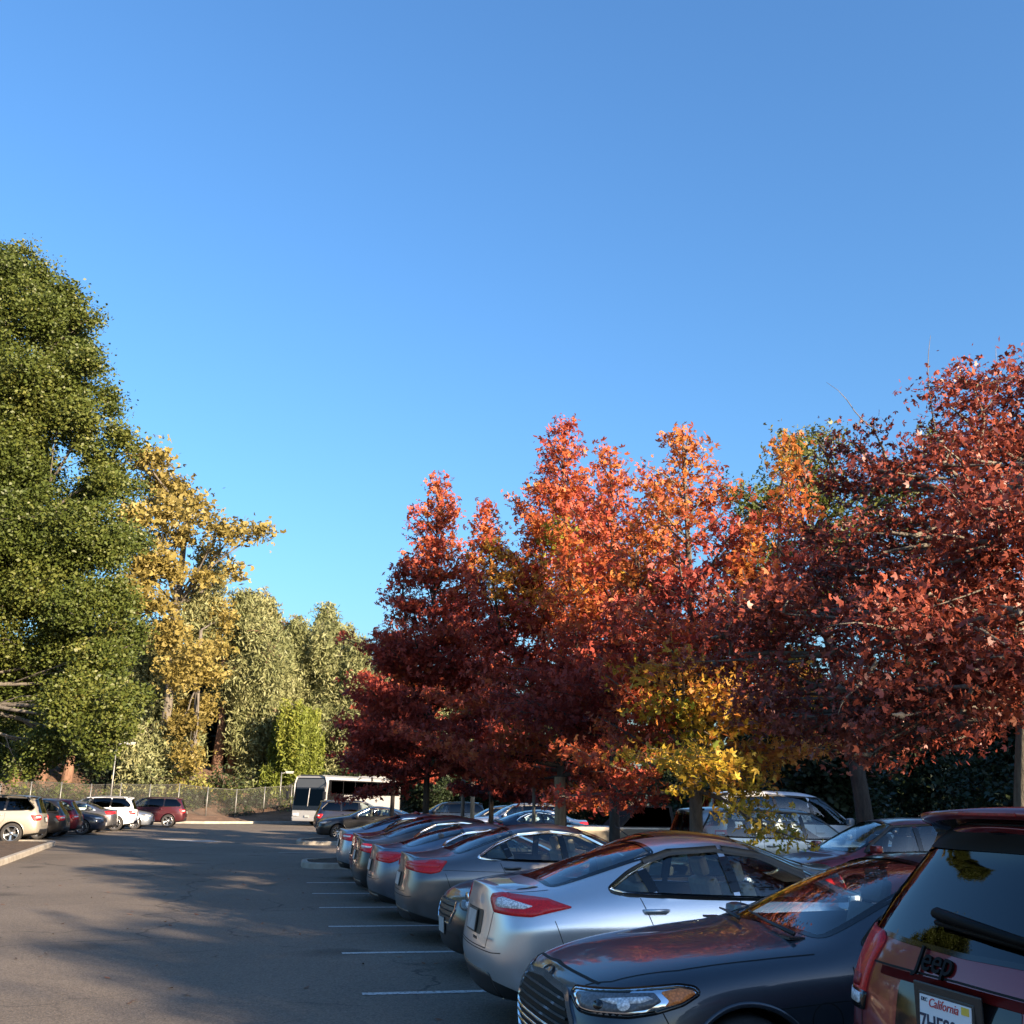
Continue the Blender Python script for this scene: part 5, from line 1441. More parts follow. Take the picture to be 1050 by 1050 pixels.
# ---- left: live oak close to the lot, its trunk outside the picture
base = (-14.5, 43.0, .1)
tr1 = [Vector((0, 0, -.1)), Vector((.1, .1, 2.5)), Vector((.3, -.2, 6)), Vector((.8, 0, 11)), Vector((1.0, .3, 16))]
tr2 = [Vector((0, 0, 2)), Vector((1.4, -.6, 5)), Vector((3.2, -.8, 9))]
L1 = [(4, 262, 26), (-20, 300, 50), (38, 285, 24), (60, 305, 20), (15, 320, 40), (84, 322, 18), (55, 345, 34), (-40, 380, 80), (0, 390, 55), (60, 392, 42), (92, 372, 18), (30, 440, 55), (84, 440, 36), (112, 415, 18), (128, 445, 18), (-30, 470, 80),
      (105, 490, 32), (40, 515, 55), (130, 500, 18), (-20, 560, 80), (90, 560, 45), (128, 560, 22), (30, 610, 60), (90, 630, 42), (-30, 650, 80), (50, 680, 52), (105, 690, 34), (128, 655, 20), (10, 720, 50), (75, 735, 38), (118, 735, 24), (30, 762, 30), (95, 762, 22), (-30, 740, 60), (138, 715, 14)]
bl = lumps(pxblobs(L1, 41, base, 1.6, .5), 7, .45, .88)
T = blob_tree([tr1, tr2], bl, grh, .42, dens=78, sig=.25, leafdens=38, inner=.35, wood_n=.35)
T.finish('live_oak', base, 'huge green oak filling the left edge of the picture above the beige sport utility', 'tree', None, GRN, BARK_G, .125, .08, 0, 1)

# ---- trees on the slope beyond the fence
def hz_(x, y): return slope_z(x, y)
G_FAR = 'trees on the slope beyond the fence'
def far_tree(name, label, base_xy, Y, blobs, hue, leafm, bark, L, W, r0, dens, sig, droop=0, leafdens=12, trunks=None, jit=1.5, gap=0, lob=1, inner=.45, group=G_FAR, huef=grh):
    bx, by = base_xy; base = Vector((bx, by, hz_(bx, by) - .2))
    if leafm is EUC: blobs = [(b_[0], b_[1], b_[2] * 1.38) + tuple(b_[3:]) for b_ in blobs]
    bl = lumps(pxblobs(blobs, Y, base, jit, hue), 6 if droop else 5, .46, .85)
    zt = max(b[0][2] for b in bl)
    if trunks is None:
        cx = sum(b[0].x for b in bl) / len(bl); trunks = [[Vector((0, 0, -.2)), Vector((cx * .1, 0, zt * .25)), Vector((cx * .5, 0, zt * .55)), Vector((cx, 0, zt * .85))]]
    T = blob_tree(trunks, bl, huef, r0, dens * 1.7, sig, droop, gap, inner, leafdens=int(leafdens * 1.3))
    return T.finish(name, base, label, 'tree', group, leafm, bark, L, W, .9 if droop else 0, lob)
p = at(165, 790, 86)
far_tree('sycamore_tree', 'tall gappy golden sycamore reaching over the lot, sky between its boughs', (p.x, 86), 84, [(148, 470, 20), (160, 492, 22), (185, 500, 18), (200, 522, 20), (225, 545, 16), (246, 545, 9), (264, 545, 10), (150, 530, 30), (180, 545, 20), (215, 565, 12), (140, 575, 26), (175, 585, 18), (120, 610, 30), (155, 615, 14), (240, 585, 8), (205, 590, 10), (100, 650, 24), (170, 640, 16)], .5, SYC, BARK_G, .42, .30, .45, 15, .55, 0, 9, jit=2.0, gap=.12, lob=2)
p = at(196, 800, 85)
far_tree('cottonwood_tree', 'rounded yellow tree just left of the paired bare trunks', (p.x, 85), 83.5, [(205, 650, 24, .6), (222, 635, 18, .65), (190, 680, 22, .45), (212, 690, 18, .55), (200, 725, 18, .4), (188, 745, 16, .3), (225, 665, 10, .6), (175, 665, 18, .4), (195, 775, 12, .4)], .5, SYC, BARK_G, .34, .22, .3, 26, .5, 0, 11, lob=2)
p = at(150, 800, 90)
far_tree('eucalyptus_tree', 'pale grey tree with hanging leaves between the golden sycamore and the yellow tree', (p.x, 90), 88, [(150, 690, 30), (165, 720, 28), (140, 740, 28), (175, 755, 22), (160, 770, 22), (150, 655, 22), (205, 610, 22), (215, 585, 14)], .6, EUC, BARK_G, .45, .11, .35, 17, .5, 2.2, 10)
p = at(221, 800, 92); p2 = at(236, 800, 92)
far_tree('eucalyptus_tree', 'tall grey green tree with two bare red brown trunks in the middle of the slope', (p.x, 92), 92, [(265, 612, 14), (258, 640, 22), (280, 640, 18), (240, 665, 24), (265, 675, 26), (290, 670, 20), (245, 695, 20), (275, 705, 22), (298, 700, 14), (285, 725, 16), (255, 740, 14), (262, 768, 14), (300, 640, 12), (250, 612, 10)], .55, EUC, BARK_R, .45, .11, .42, 22, .5, 2.2, 10,
         trunks=[[Vector((0, 0, -.2)), Vector((.1, 0, 4)), Vector((-.2, 0, 9)), Vector((.8, 0, 14))], [Vector((p2.x - p.x, .3, -.2)), Vector((p2.x - p.x + .2, .3, 4)), Vector((p2.x - p.x + .1, 0, 8)), Vector((p2.x - p.x + 1.2, 0, 13))]])
p = at(345, 800, 96)
far_tree('eucalyptus_tree', 'grey green feathery tree right of the bright pepper tree, tallest above the coach', (p.x, 96), 96, [(335, 625, 14), (325, 650, 22), (345, 650, 18), (360, 665, 16), (318, 680, 18), (345, 690, 24), (366, 695, 14), (372, 720, 12), (340, 725, 22), (362, 750, 18), (320, 715, 14), (350, 775, 18), (335, 795, 14), (372, 780, 12)], .5, EUC, BARK_G, .45, .11, .42, 22, .5, 2.2, 10)
p = at(400, 800, 102)
far_tree('eucalyptus_tree', 'dull green tree showing low between the coach and the red trees', (p.x, 102), 102, [(380, 700, 14), (395, 665, 14), (400, 700, 20), (390, 740, 20), (410, 760, 20), (420, 700, 16), (440, 730, 20), (455, 770, 20)], .4, EUC, BARK_G, .45, .12, .42, 20, .5, 2.0, 9)
p = at(306, 800, 88)
far_tree('pepper_tree', 'bright lime green weeping pepper tree above the front of the coach', (p.x, 88), 87, [(304, 722, 14), (296, 738, 15), (316, 734, 14), (306, 750, 17), (322, 752, 12), (298, 765, 13), (312, 772, 13), (290, 752, 10)], .55, PEP, BARK_G, .36, .09, .25, 36, .22, 3.0, 14, jit=1.2)
p = at(282, 805, 88)
far_tree('pepper_tree', 'narrow green weeping tree hanging beside the bright pepper tree', (p.x, 88), 88, [(283, 768, 9), (280, 785, 10), (288, 790, 9), (290, 762, 7)], .3, PEP, BARK_G, .38, .10, .2, 60, .3, 1.7, 14, jit=.5)
G_TR = 'red barked trees at the left behind the fence'
for i, (px, w, lab) in enumerate(((12, .42, 'dark trunked tree nearest the left edge behind the fence'), (39, .46, 'tree with sunlit orange brown trunk above the beige sport utility'), (66, .40, 'tree with lit brown trunk just left of the fence lamp'))):
    p = at(px, 812, 88); bx = p.x
    far_tree('ironbark_tree', lab, (bx, 88), 88, [(px - 10, 740, 26), (px + 12, 735, 26), (px, 715, 30), (px + 20, 760, 16), (px - 18, 765, 14), (px + 5, 690, 30)], .5, GRN, BARK_R, .24, .15, w, 22, .6, 0, 14, group=G_TR, lob=2,
             trunks=[[Vector((0, 0, -.3)), Vector((.15, 0, 2)), Vector((.35 - i * .1, 0, 5)), Vector((.3, 0, 9))]])
G_BUSH = 'bushes behind the chain link fence'
for i, (px, py, Y, rr, h, lm, lab) in enumerate([(125, 790, 87, 20, .3, DGRN, 'dark bush behind the fence lamp'), (160, 797, 86, 20, .2, EUC, 'grey bush behind the white sport utility'), (195, 800, 85, 17, .85, SYC, 'yellowish bush behind the maroon sport utility'), (228, 800, 86, 17, .6, DGRN, 'dark bush below the paired bare trunks'),
                                       (258, 800, 88, 16, .15, EUC, 'grey green bush left of the small lamp by the coach'), (100, 785, 90, 22, .5, DGRN, 'dark bush at the foot of the left trees'), (335, 800, 92, 18, .5, DGRN, 'dark bush hidden behind the front of the coach'), (365, 795, 92, 20, .4, DGRN, 'dark bush above the roof of the coach')]):
    p = at(px, 815, Y); base = Vector((p.x, Y, hz_(p.x, Y) - .2))
    bl = pxblobs([(px, py, rr * .8), (px + rr * .7, py + 8, rr * .6), (px - rr * .7, py + 6, rr * .6), (px, py + 14, rr * .7)], Y, base, .8, h)
    T = blob_tree([[Vector((0, 0, -.1)), Vector((0, 0, .6)), Vector((0, 0, 1.4))]], bl, grh, .10, 24, .4, 0, 0, .4, leafdens=12)
    T.finish('bush', base, lab, 'bush', G_BUSH, lm, BARK_D, .26, .14)

for i in range(17):
    px = -5 + i * 18 + RNG.normal() * 4; Y = 81.5 + RNG.random() * 3; p = at(px, 815, Y); base = Vector((p.x, Y, hz_(p.x, Y) - .15)); lm = (DGRN, GRN, DGRN)[i % 3]
    bl = [(Vector((RNG.normal() * .7, RNG.normal() * .4, RNG.uniform(.2, 1.1))), (RNG.uniform(.5, .9), .6, RNG.uniform(.35, .6)), RNG.uniform(.1, .6)) for _ in range(5)]
    T = blob_tree([[Vector((0, 0, -.1)), Vector((0, 0, .3)), Vector((0, 0, .6))]], bl, grh, .05, 60, .25, 0, 0, .3, leafdens=9)
    T.finish('scrub_bush', base, 'low scrubby bush growing on the slope close behind the chain link fence', 'bush', 'low scrub along the fence', lm, BARK_D, .2, .09)
# ---- wood on the rise behind
G_WOOD = 'background trees on the rise behind the slope'
WL = 'dull green tree standing deep in the background wood behind the slope'
def wood_tree(seed, H, Rr, leafm, L, W, droop):
    rs = np.random.default_rng(seed); bl = []
    for _ in range(26):
        t = rs.random(); z = .6 + (H - 1) * t; r = Rr * (1.0 if t < .6 else 1.0 - (t - .6) * 1.5); a = rs.uniform(0, 6.28); d = rs.random() ** .5 * r * .8
        bl.append((Vector((d * math.cos(a), d * math.sin(a), z)), (r * .45 + .3, r * .45 + .3, r * .45 + .3), .15 + .5 * rs.random()))
    return blob_tree([[Vector((0, 0, -.4)), Vector((.1, 0, H * .3)), Vector((0, .1, H * .6)), Vector((0, 0, H * .85))]], bl, grh, .3, 16, .55, droop, 0, .3, leafdens=12).finish('background_tree', (0, 0, 0), WL, 'tree', G_WOOD, leafm, BARK_D, L, W, .8 if droop else 0)
wt = [wood_tree(31, 12.5, 4.0, EUC, .45, .14, 1.6), wood_tree(32, 10.5, 4.2, DGRN, .42, .26, 0)]
k = 0
for row, (yy, n, x0, x1) in enumerate(((101, 12, -48, 18), (110, 12, -52, 30))):
    for i in range(n):
        x = x0 + (x1 - x0) * (i + .5 * row) / (n - 1) + RNG.normal() * .8; o = wt[k % 2] if k < 2 else copy_tree(wt[(k + row) % 2]); k += 1
        y = yy + (x * .45 if x > 0 else 0) + RNG.normal(); s_ = RNG.uniform(.85, 1.12)
        if x < -14: s_ *= .8
        o.location = (x, y, slope_z(x, y) - .3); o.rotation_euler.z = RNG.uniform(0, 6.28); o.scale = (s_, s_, s_)
# ---- dark evergreens closing the right hand side
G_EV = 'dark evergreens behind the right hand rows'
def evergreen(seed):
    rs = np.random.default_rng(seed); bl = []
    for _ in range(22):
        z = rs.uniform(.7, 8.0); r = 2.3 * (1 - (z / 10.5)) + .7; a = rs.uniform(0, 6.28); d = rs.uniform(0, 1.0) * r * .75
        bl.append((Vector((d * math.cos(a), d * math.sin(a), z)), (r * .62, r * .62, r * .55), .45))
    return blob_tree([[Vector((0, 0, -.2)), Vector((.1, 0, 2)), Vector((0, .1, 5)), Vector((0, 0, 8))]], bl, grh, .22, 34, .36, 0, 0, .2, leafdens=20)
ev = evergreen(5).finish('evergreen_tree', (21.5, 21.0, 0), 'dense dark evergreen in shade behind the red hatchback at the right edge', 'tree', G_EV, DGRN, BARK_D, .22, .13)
SP = [(24.5, 27, 1.0, 'dense dark evergreen in shade, second from the right edge'), (27, 33.5, 1.05, 'dense dark evergreen standing behind the green broadleaf tree'), (28, 41, 1.0, 'dense dark evergreen standing behind the silver minivan'), (28.5, 49, 1.05, 'dense dark evergreen far behind the tan pickup'),
      (28, 57, 1.1, 'dense dark evergreen far behind the tallest red tree'), (27, 66, 1.1, 'dense dark evergreen far behind the row of white cars'), (24, 75, 1.1, 'dense dark evergreen far beyond the slim crimson tree'), (19.5, 84, 1.1, 'dense dark evergreen beyond the rear of the coach'), (19.5, 15.0, .9, 'dense dark evergreen behind the trunk of the red oak')]
p_ = at(823, 800, 29); SP.append((p_.x, 29, .95, 'dense dark evergreen closing the gap under the dark red oak'))
for px_, y_ in ((430, 88), (462, 84), (500, 86), (540, 80), (580, 78)): p_ = at(px_, 800, y_); SP.append((p_.x, y_, 1.0, 'dark evergreen far back in the shade between the coach and the row of white cars'))
for q_ in range(9): SP.append((24.5 + 8 * math.sin(q_ * .42) + 4, 14 + q_ * 8.5, 1.15, 'dense dark evergreen in the second rank, hidden deep in shade behind the others'))
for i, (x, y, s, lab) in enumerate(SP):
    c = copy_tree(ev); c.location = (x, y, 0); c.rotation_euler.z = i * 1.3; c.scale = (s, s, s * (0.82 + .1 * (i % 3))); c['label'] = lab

# ---- the trees behind the photographer that shade the lot
G_SH = 'tall trees behind the photographer that shade the lot'
def shade_tree(seed, H, Rr, zb, dens=13):
    rs = np.random.default_rng(seed); bl = []
    for _ in range(30):
        t = rs.random(); z = zb + (H - zb) * t; r = Rr * (math.sin(math.pi * min(1, .18 + t * .80)) ** .7); a = rs.uniform(0, 6.28); d = rs.random() ** .5 * r * .75
        bl.append((Vector((d * math.cos(a), d * math.sin(a), z)), (r * .45 + .3, r * .45 + .3, r * .38 + .3), .5))
    return blob_tree([[Vector((0, 0, -.2)), Vector((.1, 0, H * .25)), Vector((0, .1, H * .5)), Vector((0, 0, H * .85))]], bl, grh, .26, dens, .55, 0, 0, .3, leafdens=14)
st0 = shade_tree(21, 11.0, 4.2, 1.6).finish('shade_tree', (21.6, -20.2, 0), 'tall leafy tree shading the lot from behind the photographer', 'tree', G_SH, GRN, BARK_D, .30, .19)
st0.scale = (1.15, 1.15, 1.12)
SHADE = [(28.5, -10.5, 1.05, 1.27), (34, -2, 1.1, 1.42), (40, 9, 1.15, 1.48), (46, 20, 1.1, 1.5), (31, -19, 1.05, 1.42), (37, -9, 1.1, 1.45), (20.0, -28.6, .95, .88), (18.6, -18.7, .72, .88)]
for i, (x, y, s, sz) in enumerate(SHADE):
    c = copy_tree(st0); c.location = (x, y, 0); c.rotation_euler.z = 1.1 * i; c.scale = (s, s, sz * 1.16)
# ------------------------------------------------------------------ cars
def P(*a, **k): return paint(*a, **k)
SILVER = P('silver', (.62, .625, .64), .75, .30, 1, .10); SLATE = P('slate grey', (.026, .034, .046), .35, .34, 1, .08); GUN = P('gunmetal', (.14, .14, .145), .7, .32, 1, .12)
STEEL = P('steel blue grey', (.15, .17, .21), .8, .32, 1, .12); BLK = P('black', (.010, .010, .012), .2, .3, 1, .08); NAVY = P('navy', (.012, .018, .04), .4, .3, 1, .06)
ICE = P('ice blue silver', (.36, .41, .48), .8, .3, 1, .1); WHITE = P('white', (.68, .69, .70), .0, .4, 1, .06); BEIGE = P('champagne', (.42, .38, .31), .6, .35, 1, .08)
MAROON = P('maroon', (.06, .008, .013), .4, .3, 1, .08); DKRED = P('dark red', (.17, .012, .018), .5, .3, 1, .06); CHAR = P('charcoal', (.028, .03, .033), .5, .3, 1, .1); MIST = P('misty silver', (.33, .36, .36), .7, .35, 1, .1)
TAN = P('tan', (.22, .19, .14), .4, .4, 1, .15)
PI = math.pi
G_NEAR = 'cars parked tail or nose to the driving lane on the right'
def put(o, x, y, rz, label, cat='car', group=None):
    o.location = (x, y, 0); o.rotation_euler = (0, 0, rz); tag(o, label, cat, group); return o
put(build_car('parked_car', fusion_spec(SILVER, 'tail')), 1.72 + 2.45, 9.13, 0, 'bright silver saloon backed to the lane, red tail lamp with white lens', 'car', G_NEAR)
put(build_car('parked_car', fusion_spec(SLATE, 'nose')), 1.62 + 2.43, 6.42, PI, 'slate grey saloon facing the lane with chrome slatted grille and amber corner lamp', 'car', G_NEAR)
put(build_car('parked_car', jeep_spec()), 2.46 + 2.42, 3.69, 0, 'deep red sport utility at the right edge with roof spoiler and white number plate', 'car', G_NEAR)
ex0 = put(build_car('parked_car', exec_spec(GUN)), 1.75 + 2.48, 14.45, 0, 'gunmetal saloon with bright window surround, third tail from the picture front', 'car', G_NEAR)
co0 = put(build_car('parked_car', coupe_spec(STEEL)), 1.62 + 2.35, 17.1, 0, 'blue grey two door coupe with big red tail lamp beyond the gunmetal saloon', 'car', G_NEAR)
pl0 = put(build_car('parked_car', plain_sedan_spec(BLK)), 1.95 + 2.34, 11.8, PI, 'black car whose nose peeps out between the silver and gunmetal saloons', 'car', G_NEAR)
CM = {}
for c in bpy.data.objects:
    if c.parent: CM.setdefault(c.parent.name, []).append(c)
def cp(o, x, y, rz, pt, label, cat='car', group=None, skip=()):
    c = copy_tree(o, None, pt, skip, CM); put(c, x, y, rz, label, cat, group); return c
cp(pl0, 1.62 + 2.36, 19.8, 0, CHAR, 'near black saloon with shiny tail beside the blue grey coupe', 'car', G_NEAR)
cp(ex0, 1.75 + 2.48, 22.45, 0, DKRED, 'dark red saloon squeezed between the near black and the ice blue ones', 'car', G_NEAR)
cp(pl0, 1.68 + 2.36, 25.1, 0, ICE, 'ice blue silver saloon, last in its row before the kerb island', 'car', G_NEAR)
G_FARR = 'cars beyond the second kerb island'
cp(pl0, 2.35 + 2.34, 49.3, PI, CHAR, 'charcoal saloon nosing out beyond the second kerb island', 'car', G_FARR)
cp(co0, 2.9 + 2.4, 52.2, PI, MIST, 'pale silver saloon beside the charcoal one beyond the kerb island', 'car', G_FARR)
suv0 = build_car('parked_car', wagon_spec(BEIGE, dict(H=1.72, roofR=-1.85, tailx=.26), 'suv'))
van0 = build_car('parked_car', wagon_spec(MIST, dict(H=1.74, hood=1.02, cowlx=1.25, roofF=.40, roofR=-1.9, tailx=.20, belt=1.05, front=2.5, rear=2.5), 'van', glassR=GLASSM, privx=-9))
hat0 = build_car('parked_car', wagon_spec(DKRED, dict(H=1.60, W=.90, hood=.98, cowlx=1.15, roofF=.25, roofR=-1.5, tailx=.42, belt=.99, front=2.2, rear=2.3, noseh=.85, low=.22, roofw=.62), 'hatch', glassR=GLASS, privx=-9, wr=.33, ar=.37))
CM.clear()
for c in bpy.data.objects:
    if c.parent: CM.setdefault(c.parent.name, []).append(c)
G_LEFT = 'cars along the left side of the lot'
put(suv0, -7.75 - 2.42, 42.6, PI, 'beige sport utility with lit flank at the left edge', 'car', G_LEFT)
cp(suv0, 2.5 + 2.4, 55.2, 0, NAVY, 'dark blue sport utility with red tail lamp in front of the coach', 'car', G_FARR)
cp(suv0, 9.6, 57.5, PI, CHAR, 'dark sport utility under the red tree beside the coach', 'car', G_FARR)
cp(hat0, -8.0 - 2.0, 47.0, PI, BLK, 'black hatchback just beyond the beige sport utility', 'car', G_LEFT)
cp(hat0, -7.6 - 2.3, 49.6, PI, DKRED, 'dark red hatchback, third along the left row', 'car', G_LEFT)
cp(pl0, -7.05 - 2.3, 52.6, 0, NAVY, 'dark blue saloon with bright headlamp facing the lane at left', 'car', G_LEFT)
cp(ex0, -6.9 - 2.45, 55.4, PI, GUN, 'grey saloon with red tail lamp in front of the white sport utility', 'car', G_LEFT)
wsuv = cp(suv0, -6.3 - 2.4, 58.6, PI, WHITE, 'white sport utility with sloping roof line on the left side', 'car', G_LEFT)
cp(pl0, -5.75 - 2.35, 61.6, 0, ICE, 'silver saloon nose between the white and maroon sport utilities', 'car', G_LEFT)
cp(suv0, -4.35 - 2.4, 66.0, PI, MAROON, 'maroon sport utility at the far end of the left row', 'car', G_LEFT)
G_OPP = 'cars in the row beyond the line of autumn trees'
put(hat0, 10.6, 16.6, PI, 'dark red hatchback seen over the slate grey saloon', 'car', G_OPP)
put(van0, 10.75, 20.9, 0, 'silver minivan behind the yellow leaved tree', 'car', G_OPP)
cp(van0, 12.9, 24.4, 0, WHITE, 'white van rising behind the silver minivan', 'car', G_OPP).scale = (1.0, 1.0, 1.22)
cp(pl0, 10.6, 39.6, 0, NAVY, 'navy saloon with bright window line beside the wooden post', 'car', G_OPP)
cp(ex0, 10.6, 42.3, PI, ICE, 'silver saloon nose to the trees beside the navy one', 'car', G_OPP)
cp(suv0, 10.7, 45.3, PI, ICE, 'pale sport utility with roof rails behind the silver saloon', 'car', G_OPP)
cp(hat0, 10.6, 48.2, PI, CHAR, 'charcoal hatchback in shade under the trees left of the pale sport utility', 'car', G_OPP)
cp(pl0, 20.4, 31.8, PI, NAVY, 'dark blue saloon in deep shade right of the white van', 'car', G_OPP)

def pickup():
    root = empty('pickup_truck')
    m = MB()
    m.box((1.75, 0, .82), (1.5, 1.78, .62), bev=.12); m.box((.2, 0, .78), (1.75, 1.80, .66), bev=.05); m.box((-1.75, 0, .80), (2.2, 1.80, .62), bev=.05)
    m.build('body', TAN, root)
    m = MB()
    v = [(1.05, .80, 1.09), (-.68, .80, 1.09), (-.62, .66, 1.70), (.42, .66, 1.70), (1.05, -.80, 1.09), (-.68, -.80, 1.09), (-.62, -.66, 1.70), (.42, -.66, 1.70)]
    m.add(v, [(0, 3, 2, 1), (4, 5, 6, 7), (3, 7, 6, 2), (0, 4, 7, 3), (1, 2, 6, 5)]); m.build('cab', TAN, root)
    def q(a, b, c, d, nm, off):
        mm = MB(); n = (Vector(b) - Vector(a)).cross(Vector(d) - Vector(a)).normalized() * off
        pts = [Vector(p) for p in (a, b, c, d)]; cc = sum(pts, Vector()) / 4
        mm.add([cc + (p - cc) * .86 + n for p in pts], [(0, 1, 2, 3)]); mm.build(nm, GLASSD, root)
    q(v[0], v[4], v[7], v[3], 'windshield', .006); q(v[0], v[3], v[2], v[1], 'side_window', -.006); q(v[4], v[5], v[6], v[7], 'side_window', -.006); q(v[1], v[2], v[6], v[5], 'rear_window', -.006)
    m = MB(); m.box((2.50, 0, .90), (.03, 1.0, .32), bev=.01); g = m.build('grille', BLACK, root)
    for k in range(4):
        m = MB(); m.box((2.52, 0, .79 + k * .075), (.02, .96, .03)); m.build('grille_bar', CHROME, g)
    for sg in (1, -1):
        m = MB(); m.box((2.49, sg * .68, .90), (.05, .34, .22), bev=.02); m.build('headlight', CLEAR, root)
    m = MB(); m.box((2.53, 0, .56), (.14, 1.78, .20), bev=.04); m.build('bumper', CHROME, root)
    add_wheels(root, dict(wr=.37, axles=(1.65, -1.6), track=.90, spokes=6))
    return root
put(pickup(), 10.9, 29.7, PI, 'tan pickup truck facing the trees left of the silver minivan', 'truck', G_OPP)

# ------------------------------------------------------------------ coach
def coach():
    root = empty('coach_bus'); Lh, W, H = 10.7, 1.27, 3.28
    BW = simple('coach white', (.30, .30, .30), .3, 0, 1, noise=.05); BG = glass('coach glass', (.02, .02, .022), .35)
    prof = [(-W, .34), (-W, 2.0), (-W + .02, 2.75), (-W + .16, 3.16), (-W + .42, H), (W - .42, H), (W - .16, 3.16), (W - .02, 2.75), (W, 2.0), (W, .34)]
    xs = [(0.0, .94, -.05), (-.16, 1.0, 0), (-1.0, 1.0, 0), (-6, 1.0, 0), (-Lh + .2, 1.0, 0), (-Lh, .96, -.04)]
    V = []; F = []; n = len(prof)
    for (x, s, dz) in xs:
        for (y, z) in prof: V.append((x - (.28 * max(0, z - 1.2) / 2 if x == 0 else 0), y * s, z + (dz if z > 2 else 0)))
    for i in range(len(xs) - 1):
        for k in range(n):
            k2 = (k + 1) % n; F.append((i * n + k, i * n + k2, (i + 1) * n + k2, (i + 1) * n + k))
    F += [tuple(range(n)), tuple(range((len(xs) - 1) * n, len(xs) * n))[::-1]]
    m = MB(); m.add(V, F); body = m.build('body', BW, root)
    bm = bmesh.new(); bm.from_mesh(body.data); bmesh.ops.recalc_face_normals(bm, faces=bm.faces[:]); bm.to_mesh(body.data); bm.free()
    # front: two part windscreen, black mask, destination panel
    fx = lambda z: -.28 * max(0, z - 1.2) / 2 + .012
    def fq(y0, y1, z0, z1, nm, mat, d=.0, par=root):
        mm = MB(); mm.add([(fx(z0) + d, y0, z0), (fx(z0) + d, y1, z0), (fx(z1) + d, y1, z1), (fx(z1) + d, y0, z1)], [(0, 1, 2, 3)]); return mm.build(nm, mat, par)
    mk = fq(-1.16, 1.16, 1.02, 3.10, 'front_mask', GLOSSB)
    fq(-1.12, -.04, 1.3, 2.36, 'windshield', BG, .008); fq(.04, 1.12, 1.3, 2.36, 'windshield', BG, .008); fq(-1.08, 1.08, 2.46, 3.02, 'upper_window', simple('sky lit glass', (.06, .065, .07), .1), .008)
    mm = MB(); mm.tube([(fx(1.2) + .03, 0, 1.25), (fx(2.4) + .03, 0, 2.42)], .03, 6); mm.build('windshield_bar', BW, root)
    for sg in (1, -1):
        mm = MB(); mm.box((.0, sg * .92, .72), (.06, .42, .20), bev=.05); mm.build('headlight', CLEAR, root)
        mm = MB(); mm.tube([(-.15, sg * 1.2, 2.75), (.25, sg * 1.36, 2.6), (.30, sg * 1.40, 2.2)], .03, 6); mm.box((.30, sg * 1.42, 1.95), (.12, .22, .52), bev=.05); mm.build('wing_mirror', BLACK, root)
    mm = MB(); mm.box((-.02, 0, .40), (.10, 2.3, .20), bev=.04); mm.build('bumper', BW, root)
    mm = MB(); mm.box((.036, 0, .62), (.02, .34, .15)); mm.build('license_plate', PLATEDIM, root)
    for sg in (1, -1):
        sw = sg * (W + .012)
        mm = MB(); mm.add([(-.30, sw, 2.02), (-Lh + .3, sw, 2.02), (-Lh + .3, sw * .982, 2.98), (-.5, sw * .982, 2.98)], [(0, 1, 2, 3) if sg < 0 else (3, 2, 1, 0)]); g = mm.build('window_band', GLOSSB, root)
        for k in range(6):
            x0 = -.75 - k * 1.6; mm = MB(); mm.add([(x0, sw + sg * .006, 2.09), (x0 - 1.5, sw + sg * .006, 2.09), (x0 - 1.5, sw * .984 + sg * .006, 2.90), (x0, sw * .984 + sg * .006, 2.90)], [(0, 1, 2, 3) if sg < 0 else (3, 2, 1, 0)]); mm.build('pane', BG, g)
        mm = MB(); mm.add([(-.30, sw, 1.05), (-1.9, sw, 1.05), (-2.5, sw, 2.015), (-.30, sw, 2.015)], [(0, 1, 2, 3) if sg < 0 else (3, 2, 1, 0)]); mm.build('driver_window', GLOSSB, root)
    mm = MB(); mm.box((-8.5, 0, 3.33), (1.6, 1.5, .16), bev=.06); mm.build('roof_vent', BW, root)
    add_wheels(root, dict(wr=.50, ww=.30, axles=(-2.6, -7.9), track=1.25, spokes=8))
    return root
bp = at(316, 842, 72)
b_ = coach(); b_.location = (bp.x - .1, 72.0, 0); b_.rotation_euler.z = R(90 - 215)
tag(b_, 'white coach with black windscreen parked at the far end beyond the red tree', 'bus')

